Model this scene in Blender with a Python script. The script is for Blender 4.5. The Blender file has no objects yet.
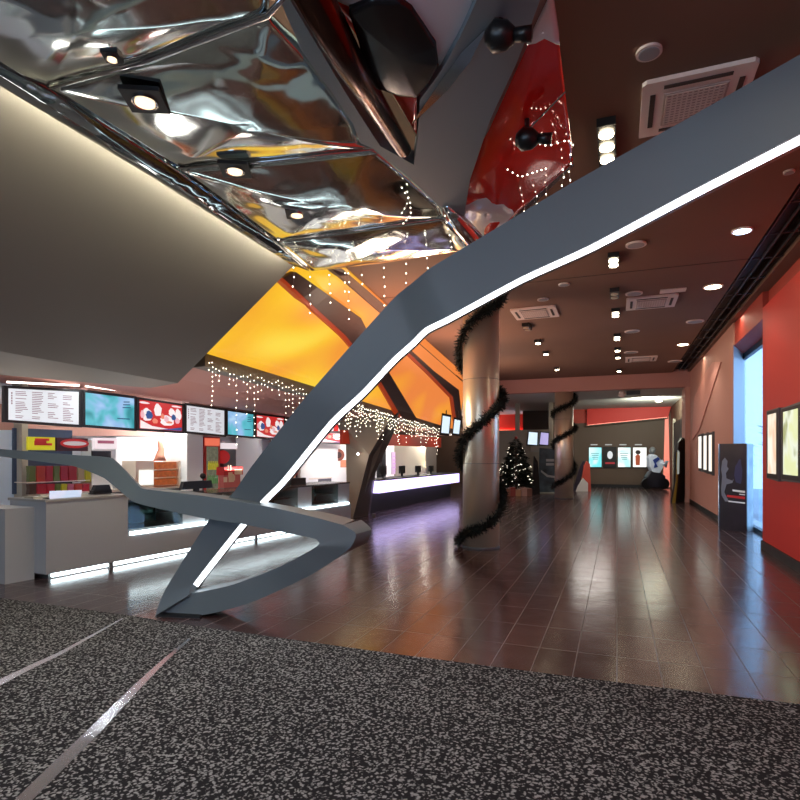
import bpy, bmesh, math, random
from mathutils import Vector, noise
random.seed(7)
D = bpy.data; C = bpy.context.scene.collection
# ------------------------------------------------------------------ camera
FPX = 565.0; HOR = 455.0; H = 1.6; TH = math.atan2(217, 565)
FW = Vector((-math.sin(TH), math.cos(TH), 0)); RT = Vector((math.cos(TH), math.sin(TH), 0)); UP = Vector((0, 0, 1))
CAM = Vector((0, 0, H))
cd = D.cameras.new('camera'); cam = D.objects.new('camera', cd); C.objects.link(cam)
cam.location = CAM; cam.rotation_euler = (math.pi/2, 0, TH)
cd.sensor_width = 36; cd.lens = 36*FPX/800; cd.shift_y = (HOR-400)/800; cd.clip_start = .02
bpy.context.scene.camera = cam
# ------------------------------------------------------------------ world: pale blue dusk daylight outside the windows
w = D.worlds.new('world'); bpy.context.scene.world = w; w.use_nodes = True
bg = w.node_tree.nodes['Background']; bg.inputs[0].default_value = (.50, .72, 1.0, 1); bg.inputs[1].default_value = 3.0
vs = bpy.context.scene.view_settings; vs.view_transform = 'Standard'; vs.look = 'None'; vs.gamma = 1; EXP = .55; vs.exposure = EXP

def light(name, kind, loc, power, col=(1, 1, 1), size=.1, sizey=None, aim=None, spot=None, blend=.6):
    l = D.lights.new(name, kind); l.energy = power; l.color = col
    if kind == 'AREA':
        l.size = size
        if sizey: l.shape = 'RECTANGLE'; l.size_y = sizey
    else:
        l.shadow_soft_size = size
    if kind == 'SPOT': l.spot_size = math.radians(spot or 100); l.spot_blend = blend
    o = D.objects.new(name, l); C.objects.link(o); o.location = loc
    if aim is not None:
        o.rotation_euler = (Vector(aim)-Vector(loc)).to_track_quat('-Z', 'Y').to_euler()
    return o

# ------------------------------------------------------------------ projection helpers (real distances)
def P(px, py, d):
    return CAM + FW*d + RT*(d*(px-400)/FPX) + UP*(d*(HOR-py)/FPX)
def PZ(px, py, z):
    return P(px, py, (z-H)*FPX/(HOR-py))
def FL(px, py): return PZ(px, py, 0)
def hit(px, py, pt, n):
    r = P(px, py, 1)-CAM
    return CAM + r*((Vector(pt)-CAM).dot(n)/r.dot(n))
# ------------------------------------------------------------------ materials
def s2l(c):
    return tuple(((v/255)/12.92 if v/255 <= .04045 else ((v/255+.055)/1.055)**2.4) for v in c)
_m = {}
def mat(name, col, rough=.6, metal=0, emit=0, ecol=None, noise_s=0, noise_a=0, alpha=1, trans=0, coat=0, bump=0, bscale=40):
    if name in _m: return _m[name]
    m = D.materials.new(name); m.use_nodes = True; nt = m.node_tree; b = nt.nodes['Principled BSDF']
    c = (*s2l(col), 1)
    if emit and name not in ('print_white', 'print_red'): c = (*[v*.3 for v in c[:3]], 1)
    b.inputs['Base Color'].default_value = c; b.inputs['Roughness'].default_value = rough; b.inputs['Metallic'].default_value = metal
    b.inputs['Transmission Weight'].default_value = trans; b.inputs['Coat Weight'].default_value = coat
    if emit:
        b.inputs['Emission Color'].default_value = (*s2l(ecol or col), 1); b.inputs['Emission Strength'].default_value = emit/(2**EXP if emit <= 3 else 1)
    tc = nt.nodes.new('ShaderNodeTexCoord')
    if noise_a:
        n = nt.nodes.new('ShaderNodeTexNoise'); n.inputs['Scale'].default_value = noise_s
        r = nt.nodes.new('ShaderNodeValToRGB')
        r.color_ramp.elements[0].position = .3; r.color_ramp.elements[1].position = .7
        r.color_ramp.elements[0].color = (*[v*(1-noise_a) for v in c[:3]], 1); r.color_ramp.elements[1].color = (*[min(1, v*(1+noise_a)) for v in c[:3]], 1)
        nt.links.new(tc.outputs['Object'], n.inputs['Vector']); nt.links.new(n.outputs['Fac'], r.inputs['Fac']); nt.links.new(r.outputs['Color'], b.inputs['Base Color'])
    if bump:
        n = nt.nodes.new('ShaderNodeTexNoise'); n.inputs['Scale'].default_value = bscale
        bp = nt.nodes.new('ShaderNodeBump'); bp.inputs['Strength'].default_value = bump; bp.inputs['Distance'].default_value = .01
        nt.links.new(tc.outputs['Object'], n.inputs['Vector']); nt.links.new(n.outputs['Fac'], bp.inputs['Height']); nt.links.new(bp.outputs['Normal'], b.inputs['Normal'])
    _m[name] = m; return m
def ramp(nt, stops, src):
    r = nt.nodes.new('ShaderNodeValToRGB'); e = r.color_ramp.elements
    e[0].position, e[0].color = stops[0][0], (*s2l(stops[0][1]), 1)
    e[1].position, e[1].color = stops[-1][0], (*s2l(stops[-1][1]), 1)
    for p, c in stops[1:-1]:
        x = e.new(p); x.color = (*s2l(c), 1)
    nt.links.new(src, r.inputs['Fac']); return r.outputs['Color']

def tile_mat():
    m = D.materials.new('floor_tiles'); m.use_nodes = True; nt = m.node_tree; b = nt.nodes['Principled BSDF']
    tc = nt.nodes.new('ShaderNodeTexCoord'); mp = nt.nodes.new('ShaderNodeMapping'); mp.inputs['Rotation'].default_value[2] = math.pi/2
    nt.links.new(tc.outputs['Object'], mp.inputs['Vector'])
    br = nt.nodes.new('ShaderNodeTexBrick'); br.offset = 0; br.squash = 1
    br.inputs['Scale'].default_value = 1; br.inputs['Brick Width'].default_value = .6; br.inputs['Row Height'].default_value = .3
    br.inputs['Mortar Size'].default_value = .0035; br.inputs['Mortar Smooth'].default_value = .3; br.inputs['Bias'].default_value = 0
    br.inputs['Color1'].default_value = (*s2l((84, 60, 60)), 1); br.inputs['Color2'].default_value = (*s2l((66, 50, 51)), 1); br.inputs['Mortar'].default_value = (*s2l((104, 96, 92)), 1)
    nt.links.new(mp.outputs[0], br.inputs['Vector'])
    n = nt.nodes.new('ShaderNodeTexNoise'); n.inputs['Scale'].default_value = 5; n.inputs['Detail'].default_value = 2
    nt.links.new(tc.outputs['Object'], n.inputs['Vector'])
    mx = nt.nodes.new('ShaderNodeMix'); mx.data_type = 'RGBA'; mx.blend_type = 'MULTIPLY'; mx.inputs[0].default_value = .5
    c = ramp(nt, [(.3, (185, 185, 185)), (.7, (255, 255, 255))], n.outputs['Fac'])
    nt.links.new(br.outputs['Color'], mx.inputs[6]); nt.links.new(c, mx.inputs[7]); nt.links.new(mx.outputs[2], b.inputs['Base Color'])
    mr = nt.nodes.new('ShaderNodeMapRange'); mr.inputs[3].default_value = .12; mr.inputs[4].default_value = .26
    nt.links.new(n.outputs['Fac'], mr.inputs[0])
    ad = nt.nodes.new('ShaderNodeMath'); ad.operation = 'ADD'; nt.links.new(mr.outputs[0], ad.inputs[0])
    ml = nt.nodes.new('ShaderNodeMath'); ml.operation = 'MULTIPLY'; ml.inputs[1].default_value = .4; nt.links.new(br.outputs['Fac'], ml.inputs[0]); nt.links.new(ml.outputs[0], ad.inputs[1])
    nt.links.new(ad.outputs[0], b.inputs['Roughness'])
    bp = nt.nodes.new('ShaderNodeBump'); bp.inputs['Strength'].default_value = .35; bp.inputs['Distance'].default_value = .004; bp.invert = True
    nt.links.new(br.outputs['Fac'], bp.inputs['Height'])
    n2 = nt.nodes.new('ShaderNodeTexNoise'); n2.inputs['Scale'].default_value = 3.0; nt.links.new(tc.outputs['Object'], n2.inputs['Vector'])
    b2 = nt.nodes.new('ShaderNodeBump'); b2.inputs['Strength'].default_value = .12; b2.inputs['Distance'].default_value = .02
    nt.links.new(n2.outputs['Fac'], b2.inputs['Height']); nt.links.new(bp.outputs[0], b2.inputs['Normal']); nt.links.new(b2.outputs[0], b.inputs['Normal'])
    b.inputs['Specular IOR Level'].default_value = .9; b.inputs['IOR'].default_value = 1.6
    return m
def carpet_mat():
    m = D.materials.new('mottled_carpet'); m.use_nodes = True; nt = m.node_tree; b = nt.nodes['Principled BSDF']
    tc = nt.nodes.new('ShaderNodeTexCoord')
    n = nt.nodes.new('ShaderNodeTexNoise'); n.inputs['Scale'].default_value = 30; n.inputs['Detail'].default_value = 1
    nt.links.new(tc.outputs['Object'], n.inputs['Vector'])
    mx = nt.nodes.new('ShaderNodeMix'); mx.data_type = 'RGBA'; mx.blend_type = 'LINEAR_LIGHT'; mx.inputs[0].default_value = .02
    nt.links.new(tc.outputs['Object'], mx.inputs[6]); nt.links.new(n.outputs['Color'], mx.inputs[7])
    v = nt.nodes.new('ShaderNodeTexVoronoi'); v.feature = 'SMOOTH_F1'; v.inputs['Scale'].default_value = 48; v.inputs['Smoothness'].default_value = .35
    nt.links.new(mx.outputs[2], v.inputs['Vector'])
    n3 = nt.nodes.new('ShaderNodeTexNoise'); n3.inputs['Scale'].default_value = 52; n3.inputs['Detail'].default_value = 1.5; nt.links.new(tc.outputs['Object'], n3.inputs['Vector'])
    ad = nt.nodes.new('ShaderNodeMath'); ad.operation = 'ADD'; nt.links.new(v.outputs['Distance'], ad.inputs[0]); nt.links.new(n3.outputs['Fac'], ad.inputs[1])
    hf = nt.nodes.new('ShaderNodeMath'); hf.operation = 'MULTIPLY'; hf.inputs[1].default_value = .62; nt.links.new(ad.outputs[0], hf.inputs[0])
    c = ramp(nt, [(.44, (142, 142, 143)), (.62, (34, 33, 36))], hf.outputs[0])
    nt.links.new(c, b.inputs['Base Color']); b.inputs['Roughness'].default_value = .95; b.inputs['Specular IOR Level'].default_value = .1
    bp = nt.nodes.new('ShaderNodeBump'); bp.inputs['Strength'].default_value = .5; bp.inputs['Distance'].default_value = .004
    nt.links.new(v.outputs['Distance'], bp.inputs['Height']); nt.links.new(bp.outputs[0], b.inputs['Normal'])
    return m
def glow_mat(name, stops, scale, strength, rough=.5):
    m = D.materials.new(name); m.use_nodes = True; nt = m.node_tree; b = nt.nodes['Principled BSDF']
    tc = nt.nodes.new('ShaderNodeTexCoord'); n = nt.nodes.new('ShaderNodeTexNoise'); n.inputs['Scale'].default_value = scale; n.inputs['Detail'].default_value = 2; n.inputs['Distortion'].default_value = .6
    nt.links.new(tc.outputs['Object'], n.inputs['Vector'])
    c = ramp(nt, stops, n.outputs['Fac']); nt.links.new(c, b.inputs['Emission Color']); b.inputs['Emission Strength'].default_value = strength/2**EXP
    b.inputs['Base Color'].default_value = (.02, .02, .02, 1); b.inputs['Roughness'].default_value = rough
    return m
def mirror_mat(name, col, rough=.05, bscale=1.6, bstr=.5, dist=.12):
    m = D.materials.new(name); m.use_nodes = True; nt = m.node_tree; b = nt.nodes['Principled BSDF']
    b.inputs['Base Color'].default_value = (*s2l(col), 1); b.inputs['Metallic'].default_value = 1; b.inputs['Roughness'].default_value = rough
    tc = nt.nodes.new('ShaderNodeTexCoord'); n = nt.nodes.new('ShaderNodeTexNoise'); n.inputs['Scale'].default_value = bscale; n.inputs['Detail'].default_value = 1.5; n.inputs['Distortion'].default_value = .8
    nt.links.new(tc.outputs['Object'], n.inputs['Vector'])
    bp = nt.nodes.new('ShaderNodeBump'); bp.inputs['Strength'].default_value = bstr; bp.inputs['Distance'].default_value = dist
    nt.links.new(n.outputs['Fac'], bp.inputs['Height']); nt.links.new(bp.outputs[0], b.inputs['Normal'])
    return m
M_tile = tile_mat(); M_carpet = carpet_mat()
M_brown = mat('brown_ceiling_paint', (116, 85, 70), .75, noise_s=.7, noise_a=.06)
M_black = mat('black_paint', (14, 14, 15), .5)
M_plastic = mat('black_plastic', (20, 20, 22), .35)
M_darkgrey = mat('dark_grey_laminate', (92, 92, 94), .45)
M_slate = mat('slate_satin_paint', (98, 108, 113), .42)
M_slate2 = mat('slate_panel_paint', (120, 134, 142), .5)
M_bulk = mat('bulkhead_grey_paint', (118, 114, 106), .6)
M_white = mat('white_paint', (225, 225, 222), .5)
M_red = mat('red_wall_paint', (214, 48, 36), .55)
M_red2 = mat('dull_red_paint', (176, 64, 50), .6)
M_pink = mat('terracotta_wall_paint', (200, 150, 134), .6)
M_pinkc = mat('pale_red_ceiling_paint', (186, 134, 124), .6)
M_beige = mat('beige_wall_paint', (172, 164, 146), .55)
M_dbrown = mat('dark_brown_wall_paint', (92, 74, 60), .6)
M_lowc = mat('pale_ceiling_paint', (190, 188, 182), .6)
M_steel = mat('brushed_steel', (236, 222, 200), .33, metal=.7)
M_chrome = mat('polished_steel', (215, 215, 220), .12, metal=1)
M_led = mat('white_led_strip', (255, 255, 255), .4, emit=3.2, ecol=(240, 248, 255))
M_ledb = mat('counter_led_strip', (255, 255, 255), .4, emit=5.5, ecol=(225, 245, 250))
M_cove = mat('warm_cove_led', (255, 255, 255), .4, emit=130, ecol=(255, 246, 220))
M_tube = mat('white_tube_light', (255, 255, 255), .4, emit=4, ecol=(255, 235, 225))
M_slab = mat('backlit_white_acrylic', (250, 250, 255), .4, emit=2.6, ecol=(205, 188, 255))
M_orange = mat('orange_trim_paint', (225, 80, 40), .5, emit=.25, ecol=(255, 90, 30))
M_rib = mat('dark_rib_paint', (84, 60, 54), .5)
M_warm = mat('warm_lamp_glow', (255, 250, 235), .4, emit=14, ecol=(255, 236, 200))
M_cool = mat('cool_lamp_glow', (235, 245, 255), .4, emit=6, ecol=(190, 220, 255))
M_bulb = mat('fairy_bulb_glow', (255, 245, 220), .4, emit=7, ecol=(255, 240, 215))
M_wire = mat('clear_wire', (150, 140, 130), .4)
M_needle = mat('dark_pine_tinsel', (16, 24, 20), .6)
M_vent = mat('white_vent_plastic', (222, 205, 200), .45)
M_ventd = mat('vent_slot_dark', (52, 42, 40), .6)
M_ventg = mat('vent_grille_grey', (168, 148, 142), .6)
M_mirror = mirror_mat('mirror_film_silver', (228, 238, 235), .09, 1.1, .32, .12)
M_mirred = mat('red_gloss_film', (232, 40, 32), .08, metal=.1, coat=1.0)
M_palerefl = mat('pale_reflection_paint', (236, 242, 252), .18, metal=.15, coat=.5, bump=.6, bscale=3)  # pale colour stands in for white-blue reflections in the canopy
M_glassm = mat('clear_glass', (235, 245, 245), .02, trans=1)
M_teal = mat('tinted_glass', (70, 110, 112), .05, metal=.0, trans=.7)
M_bronze = mat('dark_bronze_tube', (86, 58, 50), .22, metal=1)
M_yel = None

# ------------------------------------------------------------------ mesh helpers
def ob(name, bm, m, parent=None, smooth=False, loc=None):
    me = D.meshes.new(name); bmesh.ops.recalc_face_normals(bm, faces=bm.faces); bm.to_mesh(me); bm.free()
    if smooth:
        for f in me.polygons: f.use_smooth = True
    for x in (m if isinstance(m, (list, tuple)) else [m]): me.materials.append(x)
    o = D.objects.new(name, me); C.objects.link(o)
    if parent: o.parent = parent; o.matrix_parent_inverse.identity(); o.location = (0, 0, 0) if parent.parent else -Vector(parent.location)
    return o
def sharp(o, deg=35):
    for f in o.data.polygons: f.use_smooth = True
    o.data.set_sharp_from_angle(angle=math.radians(deg)); return o
def thing(name, label, cat, loc=(0, 0, 0), group=None):
    o = D.objects.new(name, None); o.empty_display_size = .1; C.objects.link(o); o.location = loc
    o['label'] = label; o['category'] = cat
    if group: o['group'] = group
    return o
def tag(o, label, cat, group=None, kind=None):
    o['label'] = label; o['category'] = cat
    if group: o['group'] = group
    if kind: o['kind'] = kind
    return o
def struct(name, bm, m, smooth=False):
    o = ob(name, bm, m, None, smooth); o['kind'] = 'structure'; return o
def hull(pts, bm=None):       # prism from two equally long loops: pts = (loopA, loopB)
    bm = bm or bmesh.new(); A, B = pts
    a = [bm.verts.new(p) for p in A]; b = [bm.verts.new(p) for p in B]; n = len(a)
    bm.faces.new(a); bm.faces.new(b[::-1])
    for i in range(n): bm.faces.new((a[i], b[i], b[(i+1) % n], a[(i+1) % n]))
    return bm
def ext(loop, v, bm=None): v = Vector(v); return hull(([Vector(p) for p in loop], [Vector(p)+v for p in loop]), bm)
def box(x0, x1, y0, y1, z0, z1, bm=None): return ext([(x0, y0, z0), (x1, y0, z0), (x1, y1, z0), (x0, y1, z0)], (0, 0, z1-z0), bm)
def obox(c, u, hu, hv, z0, z1, bm=None):   # box with horizontal axis u, half-sizes, centred at c
    u = Vector((u[0], u[1], 0)).normalized(); v = Vector((-u.y, u.x, 0)); c = Vector((c[0], c[1], 0))
    return ext([c+u*a*hu+v*b*hv+UP*z0 for a, b in ((-1, -1), (1, -1), (1, 1), (-1, 1))], (0, 0, z1-z0), bm)
def tube(pts, r, n=8, bm=None, rr=None):
    bm = bm or bmesh.new(); pts = [Vector(p) for p in pts]; rings = []
    for i, p in enumerate(pts):
        t = (pts[min(i+1, len(pts)-1)]-pts[max(i-1, 0)]).normalized()
        a = t.cross(UP if abs(t.z) < .9 else Vector((1, 0, 0))).normalized(); b = t.cross(a)
        q = rr[i] if rr else r
        rings.append([bm.verts.new(p+(a*math.cos(k*2*math.pi/n)+b*math.sin(k*2*math.pi/n))*q) for k in range(n)])
    for i in range(len(rings)-1):
        for k in range(n): bm.faces.new((rings[i][k], rings[i][(k+1) % n], rings[i+1][(k+1) % n], rings[i+1][k]))
    bm.faces.new(rings[0][::-1]); bm.faces.new(rings[-1]); return bm
def lathe(c, prof, n=24, bm=None, sx=1, sy=1):
    bm = bm or bmesh.new(); c = Vector(c); rings = []
    for r, z in prof: rings.append([bm.verts.new(c+Vector((r*sx*math.cos(k*2*math.pi/n), r*sy*math.sin(k*2*math.pi/n), z))) for k in range(n)])
    for i in range(len(rings)-1):
        for k in range(n): bm.faces.new((rings[i][k], rings[i][(k+1) % n], rings[i+1][(k+1) % n], rings[i+1][k]))
    bm.faces.new(rings[0][::-1]); bm.faces.new(rings[-1]); return bm
def ball(c, r, bm=None, seg=8, s=(1, 1, 1)):
    bm = bm or bmesh.new(); q = bmesh.ops.create_uvsphere(bm, u_segments=seg, v_segments=max(4, seg//2+1), radius=r)
    for v in q['verts']: v.co = Vector((v.co.x*s[0], v.co.y*s[1], v.co.z*s[2]))+Vector(c)
    return bm
def quad(ps, bm=None):
    bm = bm or bmesh.new(); bm.faces.new([bm.verts.new(p) for p in ps]); return bm

# ------------------------------------------------------------------ the setting
CZ = 4.4; WX = 2.3; YB = 21.2; YF = 29.9; LX = -10.2; YN = -7
struct('floor', box(LX, 3.2, YN, YF+3, -.1, 0), M_tile)
# slight upward break where the ceiling ends at the slot by the right wall
struct('ceiling', box(LX, 1.75, YN, YB, CZ, CZ+.1), M_brown)
b = box(1.75, 2.22, YN, YB, CZ+.35, CZ+.4); box(1.72, 1.76, YN, YB, CZ+.101, CZ+.35, b)
struct('trim_1', b, M_black)
b = bmesh.new()
for x in (1.80, 1.95, 2.10): box(x, x+.012, YN, YB-.01, CZ+.03, CZ+.07, b)
for i in range(28): box(1.755, 2.215, YN+i+.5, YN+i+.52, CZ+.04, CZ+.06, b)
struct('trim_2', b, mat('slot_rail_grey', (60, 62, 66), .4))
struct('trim_23', box(1.75, 2.6, YB, YB+.05, CZ+.1, CZ+.4), M_black)
struct('trim_3', box(2.22, 2.60, YN, YB, CZ, CZ+.4), M_brown)
# seam line across ceiling
struct('trim_4', box(LX, 1.75, 9.3, 9.32, CZ-.003, CZ-.0005), mat('ceiling_joint', (50, 30, 28), .8))
struct('trim_5', box(LX, 2.3, YB, YB+.35, 3.9, CZ+.1), M_pinkc)
struct('ceiling_back', box(LX, 3.2, YB+.35, YF+3, 3.9, 4.0), M_lowc)
# walls
struct('wall_left', box(LX-.1, LX, YN, YF+3, 0, CZ+.1), M_beige)
# wall behind the camera; its big window is added, unseen, for cool fill
b = box(LX, -6.5, YN-.2, YN, 0, CZ+.1); box(1.2, 3.2, YN-.2, YN, 0, CZ+.1, b); box(-6.5, 1.2, YN-.2, YN, 0, .5, b); box(-6.5, 1.2, YN-.2, YN, 3.6, CZ+.1, b)
struct('wall_back', b, M_beige)
b = bmesh.new()
for i in range(8): box(-6.5+i*1.085, -6.42+i*1.085, YN-.14, YN-.06, .5, 3.6, b)
struct('fill_window', b, M_black)
# right wall: plain dull red wall high up, bright red proud panel near, opening, terracotta stretch
YR = 11.27; YO = 13.7; YO2 = 15.4; XW = 2.75
struct('wall_right', box(2.42, 2.6, YN, YR, 0, CZ+.4), M_red2)
b = ext([(WX+.03, YN, 0), (2.42, YN, 0), (2.42, YR, 0), (WX+.03, YR, 0)], (0, 0, 4.12)); struct('wall_right_red', b, M_red)
struct('baseboard_right', box(WX+.0, WX+.029, YN, YR, 0, .14), M_black)
# lintel above the opening, splayed jamb
struct('wall_right_lintel', box(2.33, 2.85, YR, YO2, 3.93, CZ+.4), M_red2)
b = ext([(WX, YO, 0), (XW+.1, YO2, 0), (XW+.1, YO2+.2, 0), (WX, YO2+.2, 0)], (0, 0, 3.93)); struct('wall_right_jamb', b, mat('white_jamb_paint', (200, 205, 215), .5))
b = box(WX, 2.6, YO2+.2, 21.3, 0, 4.4); box(WX, 2.6, YO2-1.7, YO2+.21, 3.94, 4.4, b)
b2 = box(WX+.001, WX+.012, YO+.02, YO2+.21, 0, 3.92, b)
struct('wall_right_terracotta', b, M_pink)
struct('wall_right_return', box(WX-.004, WX-.001, YO+.01, YO2+.205, .0, 3.95), M_pink)
ps = [hit(px, py, (WX, 0, 0), Vector((1, 0, 0))) for px, py in ((708, 370), (695, 398), (693, 440), (700, 430), (722, 362), (714, 362))]
struct('trim_6', ext(ps, (-.03, 0, 0)), mat('pale_terracotta_paint', (220, 160, 145), .6))
struct('baseboard_right_far', box(WX-.02, WX, YO+.2, 21.3, 0, .12), M_black)
struct('wall_right_pillar', box(WX-.14, WX+.3, 21.3, 22.4, 0, 3.9), M_pink)
b = box(WX+.1, WX+.3, 22.4, YF, 0, 3.9); struct('wall_right_far', b, M_dbrown)
struct('door_1', box(WX+.02, WX+.1, 23.2, 27.5, 0, 3.0), mat('dark_doorway', (30, 22, 20), .6))
struct('trim_7', ext([(WX, 27.5, 0), (WX+.1, 27.5, 0), (WX+.1, 27.9, 0), (WX, 27.9, 0)], (0, 0, 3.2)), M_beige)
# window in opening
b = box(XW-.05, XW+.05, YR+.0, YR+.12, 0, 3.8); box(XW-.05, XW+.05, YO2-.14, YO2-.01, 0, 3.8, b); box(XW-.05, XW+.05, YR, YO2-.01, 3.8, 3.92, b); box(XW-.05, XW+.05, YR, YO2, 0, .08, b)
wf = struct('window_1', b, mat('dark_blue_frame', (40, 62, 78), .4))
ob('pane', box(XW-.008, XW+.008, YR+.12, YO2-.14, .08, 3.8), mat('tinted_window_glass', (188, 208, 226), .02, trans=1), wf)
struct('ground', box(3.0, 12, 6, 32, -.15, -.05), mat('pale_paving', (170, 180, 190), .8))
struct('wall_outside', box(9.0, 9.3, 20, 34, 0, 2.4), mat('outside_wall', (150, 175, 200), .7))
# far wall
struct('wall_far', box(-4.6, 2.4, YF, YF+.2, 0, 3.9), M_dbrown)
YFV = Vector((0, 1, 0)); FARP = (0, YF, 0)
def far(px, py, off=0): return hit(px, py, (0, YF-off, 0), YFV)
b = ext([far(587, 405, .25), far(672, 404, .25), far(668, 417, .25), far(587, 425, .25)], (0, .04, 0))
struct('trim_8', b, M_red)
b = ext([far(586.5, 425.2, .3), far(668, 417.2, .3), far(668, 418.5, .3), far(586.5, 426.5, .3)], (0, .28, 0)); struct('trim_9', b, M_dbrown)
struct('trim_10', ext([far(587.5, 425, .12), far(667, 417, .12), far(667, 417.6, .12), far(587.5, 425.6, .12)], (0, .04, 0)), mat('rose_led_strip', (255, 200, 180), .5, emit=5, ecol=(255, 150, 130)))
struct('trim_11', ext([far(556, 405, .02), far(586.5, 405, .02), far(586.5, 423, .02), far(556, 424, .02)], (0, .015, 0)), M_red2)
struct('trim_12', ext([far(665, 417, .03), far(668.5, 416, .03), far(670, 487, .03), far(663, 487, .03)], (0, .02, 0)), mat('rose_glow_panel', (255, 170, 150), .5, emit=.9, ecol=(255, 140, 120)))
struct('baseboard_far', box(-4.6, 2.3, YF-.02, YF, 0, .15), M_black)
# glazed partition left of the second column and the red room behind it
struct('wall_far_left', box(LX, -4.6, YF+2.8, YF+3, 0, 3.9), M_dbrown)
PY = 25.5; PV = Vector((0, 1, 0))
def part(px, py, off=0): return hit(px, py, (0, PY-off, 0), PV)
b = bmesh.new()
x0 = part(470, 455).x; x1 = part(553, 455).x
for px in (488, 517.5, 551): q = part(px, 455).x; box(q-.09, q+.09, PY-.08, PY+.08, 0, 3.9, b)
zt = part(517, 401).z; box(x0, x1, PY-.08, PY+.08, zt-.1, zt+.12, b)
struct('window_3', b, M_beige)
struct('wall_partition', box(x0, x1, PY-.1, PY-.02, 0, part(517, 430).z), M_beige)
struct('wall_partition_side', box(x1-.1, x1+.1, PY, YF+.1, 0, 3.9), M_dbrown)
q = YF+2.3
def far2(px, py): return hit(px, py, (0, q, 0), PV)
struct('trim_13', ext([far2(480, 418), far2(527, 406), far2(527, 431), far2(480, 431)], (0, .03, 0)), M_red)
struct('trim_14', ext([far2(480, 430), far2(527, 430), far2(527, 431), far2(480, 431)], (0, -.1, 0)), mat('rose_led_strip2', (255, 200, 180), .5, emit=4, ecol=(255, 120, 90)))
struct('trim_15', ext([far2(527, 406), far2(552, 408), far2(552, 431), far2(527, 431)], (0, .03, 0)), mat('deep_red_paint', (110, 20, 18), .6))

# ------------------------------------------------------------------ carpet and inlaid strips
edge = [FL(*p) for p in ((0, 599), (125, 616), (200, 628), (400, 656), (585, 680), (800, 706))]
e0 = edge[0]+(edge[0]-edge[1]).normalized()*9; e0 = edge[0]+(edge[0]-edge[1])*((edge[0].x-LX-.05)/(edge[1].x-edge[0].x))
d_ = edge[-1]-edge[-2]; e1 = edge[-1]+d_*((2.28-edge[-1].x)/d_.x)
loop = [e0]+edge+[e1, Vector((2.28, YN+.01, 0)), Vector((LX+.05, YN+.01, 0))]
tag(ob('carpet', ext(loop, (0, 0, .012)), M_carpet), 'mottled grey and black carpet covering the near floor', 'carpet')
def strip(le, ri, lab):
    bm = bmesh.new(); T = [[], [], [], []]
    for p, q in zip(le, ri):
        a_, b_ = PZ(*p, .0125), PZ(*q, .0125)
        for k, v in enumerate((a_, b_, b_+UP*.003, a_+UP*.003)): T[k].append(bm.verts.new(v))
    n = len(le)
    for i in range(n-1):
        for k in range(4): bm.faces.new((T[k][i], T[(k+1) % 4][i], T[(k+1) % 4][i+1], T[k][i+1]))
    bm.faces.new([T[k][0] for k in range(4)]); bm.faces.new([T[k][-1] for k in range(4)])
    tag(ob('metal_floor_strip', bm, mat('strip_steel', (215, 215, 220), .25, metal=1)), lab, 'floor strip', 'steel strips inlaid in the carpet')
strip([(-60, 709), (0, 679.5), (32, 664.5), (60, 652), (122, 618.5)], [(-60, 718), (0, 686), (32, 669), (60, 655.5), (125, 618)], 'shorter polished steel strip in the carpet at the left edge')
strip([(-12, 828), (15, 800), (52, 764), (86, 732), (132, 687), (160, 662), (188, 639)], [(4, 828), (33, 800), (69, 764), (101, 732), (142, 687), (166, 662), (191, 639)], 'longer polished steel strip in the carpet running to the ribbon foot')

# ------------------------------------------------------------------ sloping grey bulkhead over the snack counter, upper left
bh = thing('sloping_bulkhead', 'large grey sloping bulkhead hanging over the snack counter at upper left', 'bulkhead', (0, 0, 0))
zt_, zb_ = 4.2, 2.75
A0 = PZ(-330, -109, zt_); A = PZ(0, 90, zt_); B = PZ(290, 265, zt_); Cc = PZ(176, 381, zb_); Dd = PZ(0, 348, zb_); D0 = PZ(-330, 270, zb_)
pn_ = (B-A).cross(Cc-A).normalized(); Dd = hit(0, 348, A, pn_); A0 = hit(-330, -109, A, pn_); D0 = hit(-330, 262, A, pn_)
E = PZ(148, 386, zb_); F_ = PZ(0, 372, zb_); F0 = PZ(-330, 318, zb_)
ex_ = lambda t_, b_: t_+(t_-b_)*((4.39-t_.z)/(t_.z-b_.z))
A0x, Ax, Bx = ex_(A0, D0), ex_(A, Dd), ex_(B, Cc)
bm = bmesh.new()
V = {k: bm.verts.new(v) for k, v in dict(A0=A0x, A=Ax, B=Bx, C=Cc, D=Dd, D0=D0, E=E, F=F_, F0=F0, G=Bx+Vector((-.9, 1.1, 0)), H=E+Vector((-.2, .3, .9))).items()}
for q in ('A0 A D D0', 'A B C D', 'D0 D F F0', 'D C E F', 'B G H', 'B H E C'): bm.faces.new([V[k] for k in q.split()])
o = ob('bulkhead_shell', bm, M_bulk, bh)
md = o.modifiers.new('thickness', 'SOLIDIFY'); md.thickness = .04; md.offset = -1
# cove strip along its upper edge
nrm = Vector((0, 0, 1)); n2 = (B-A).cross(Cc-A).normalized()
if n2.dot(CAM-A) < 0: n2 = -n2
hn = Vector((n2.x, n2.y, 0)).normalized()
bm = tube([A0+hn*.24+UP*.05, A+hn*.24+UP*.05, A.lerp(B, .5)+hn*.28+UP*.05, A.lerp(B, .95)+hn*.30+UP*.05], .022, 6)
ob('cove_strip', bm, M_cove, bh)

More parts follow.
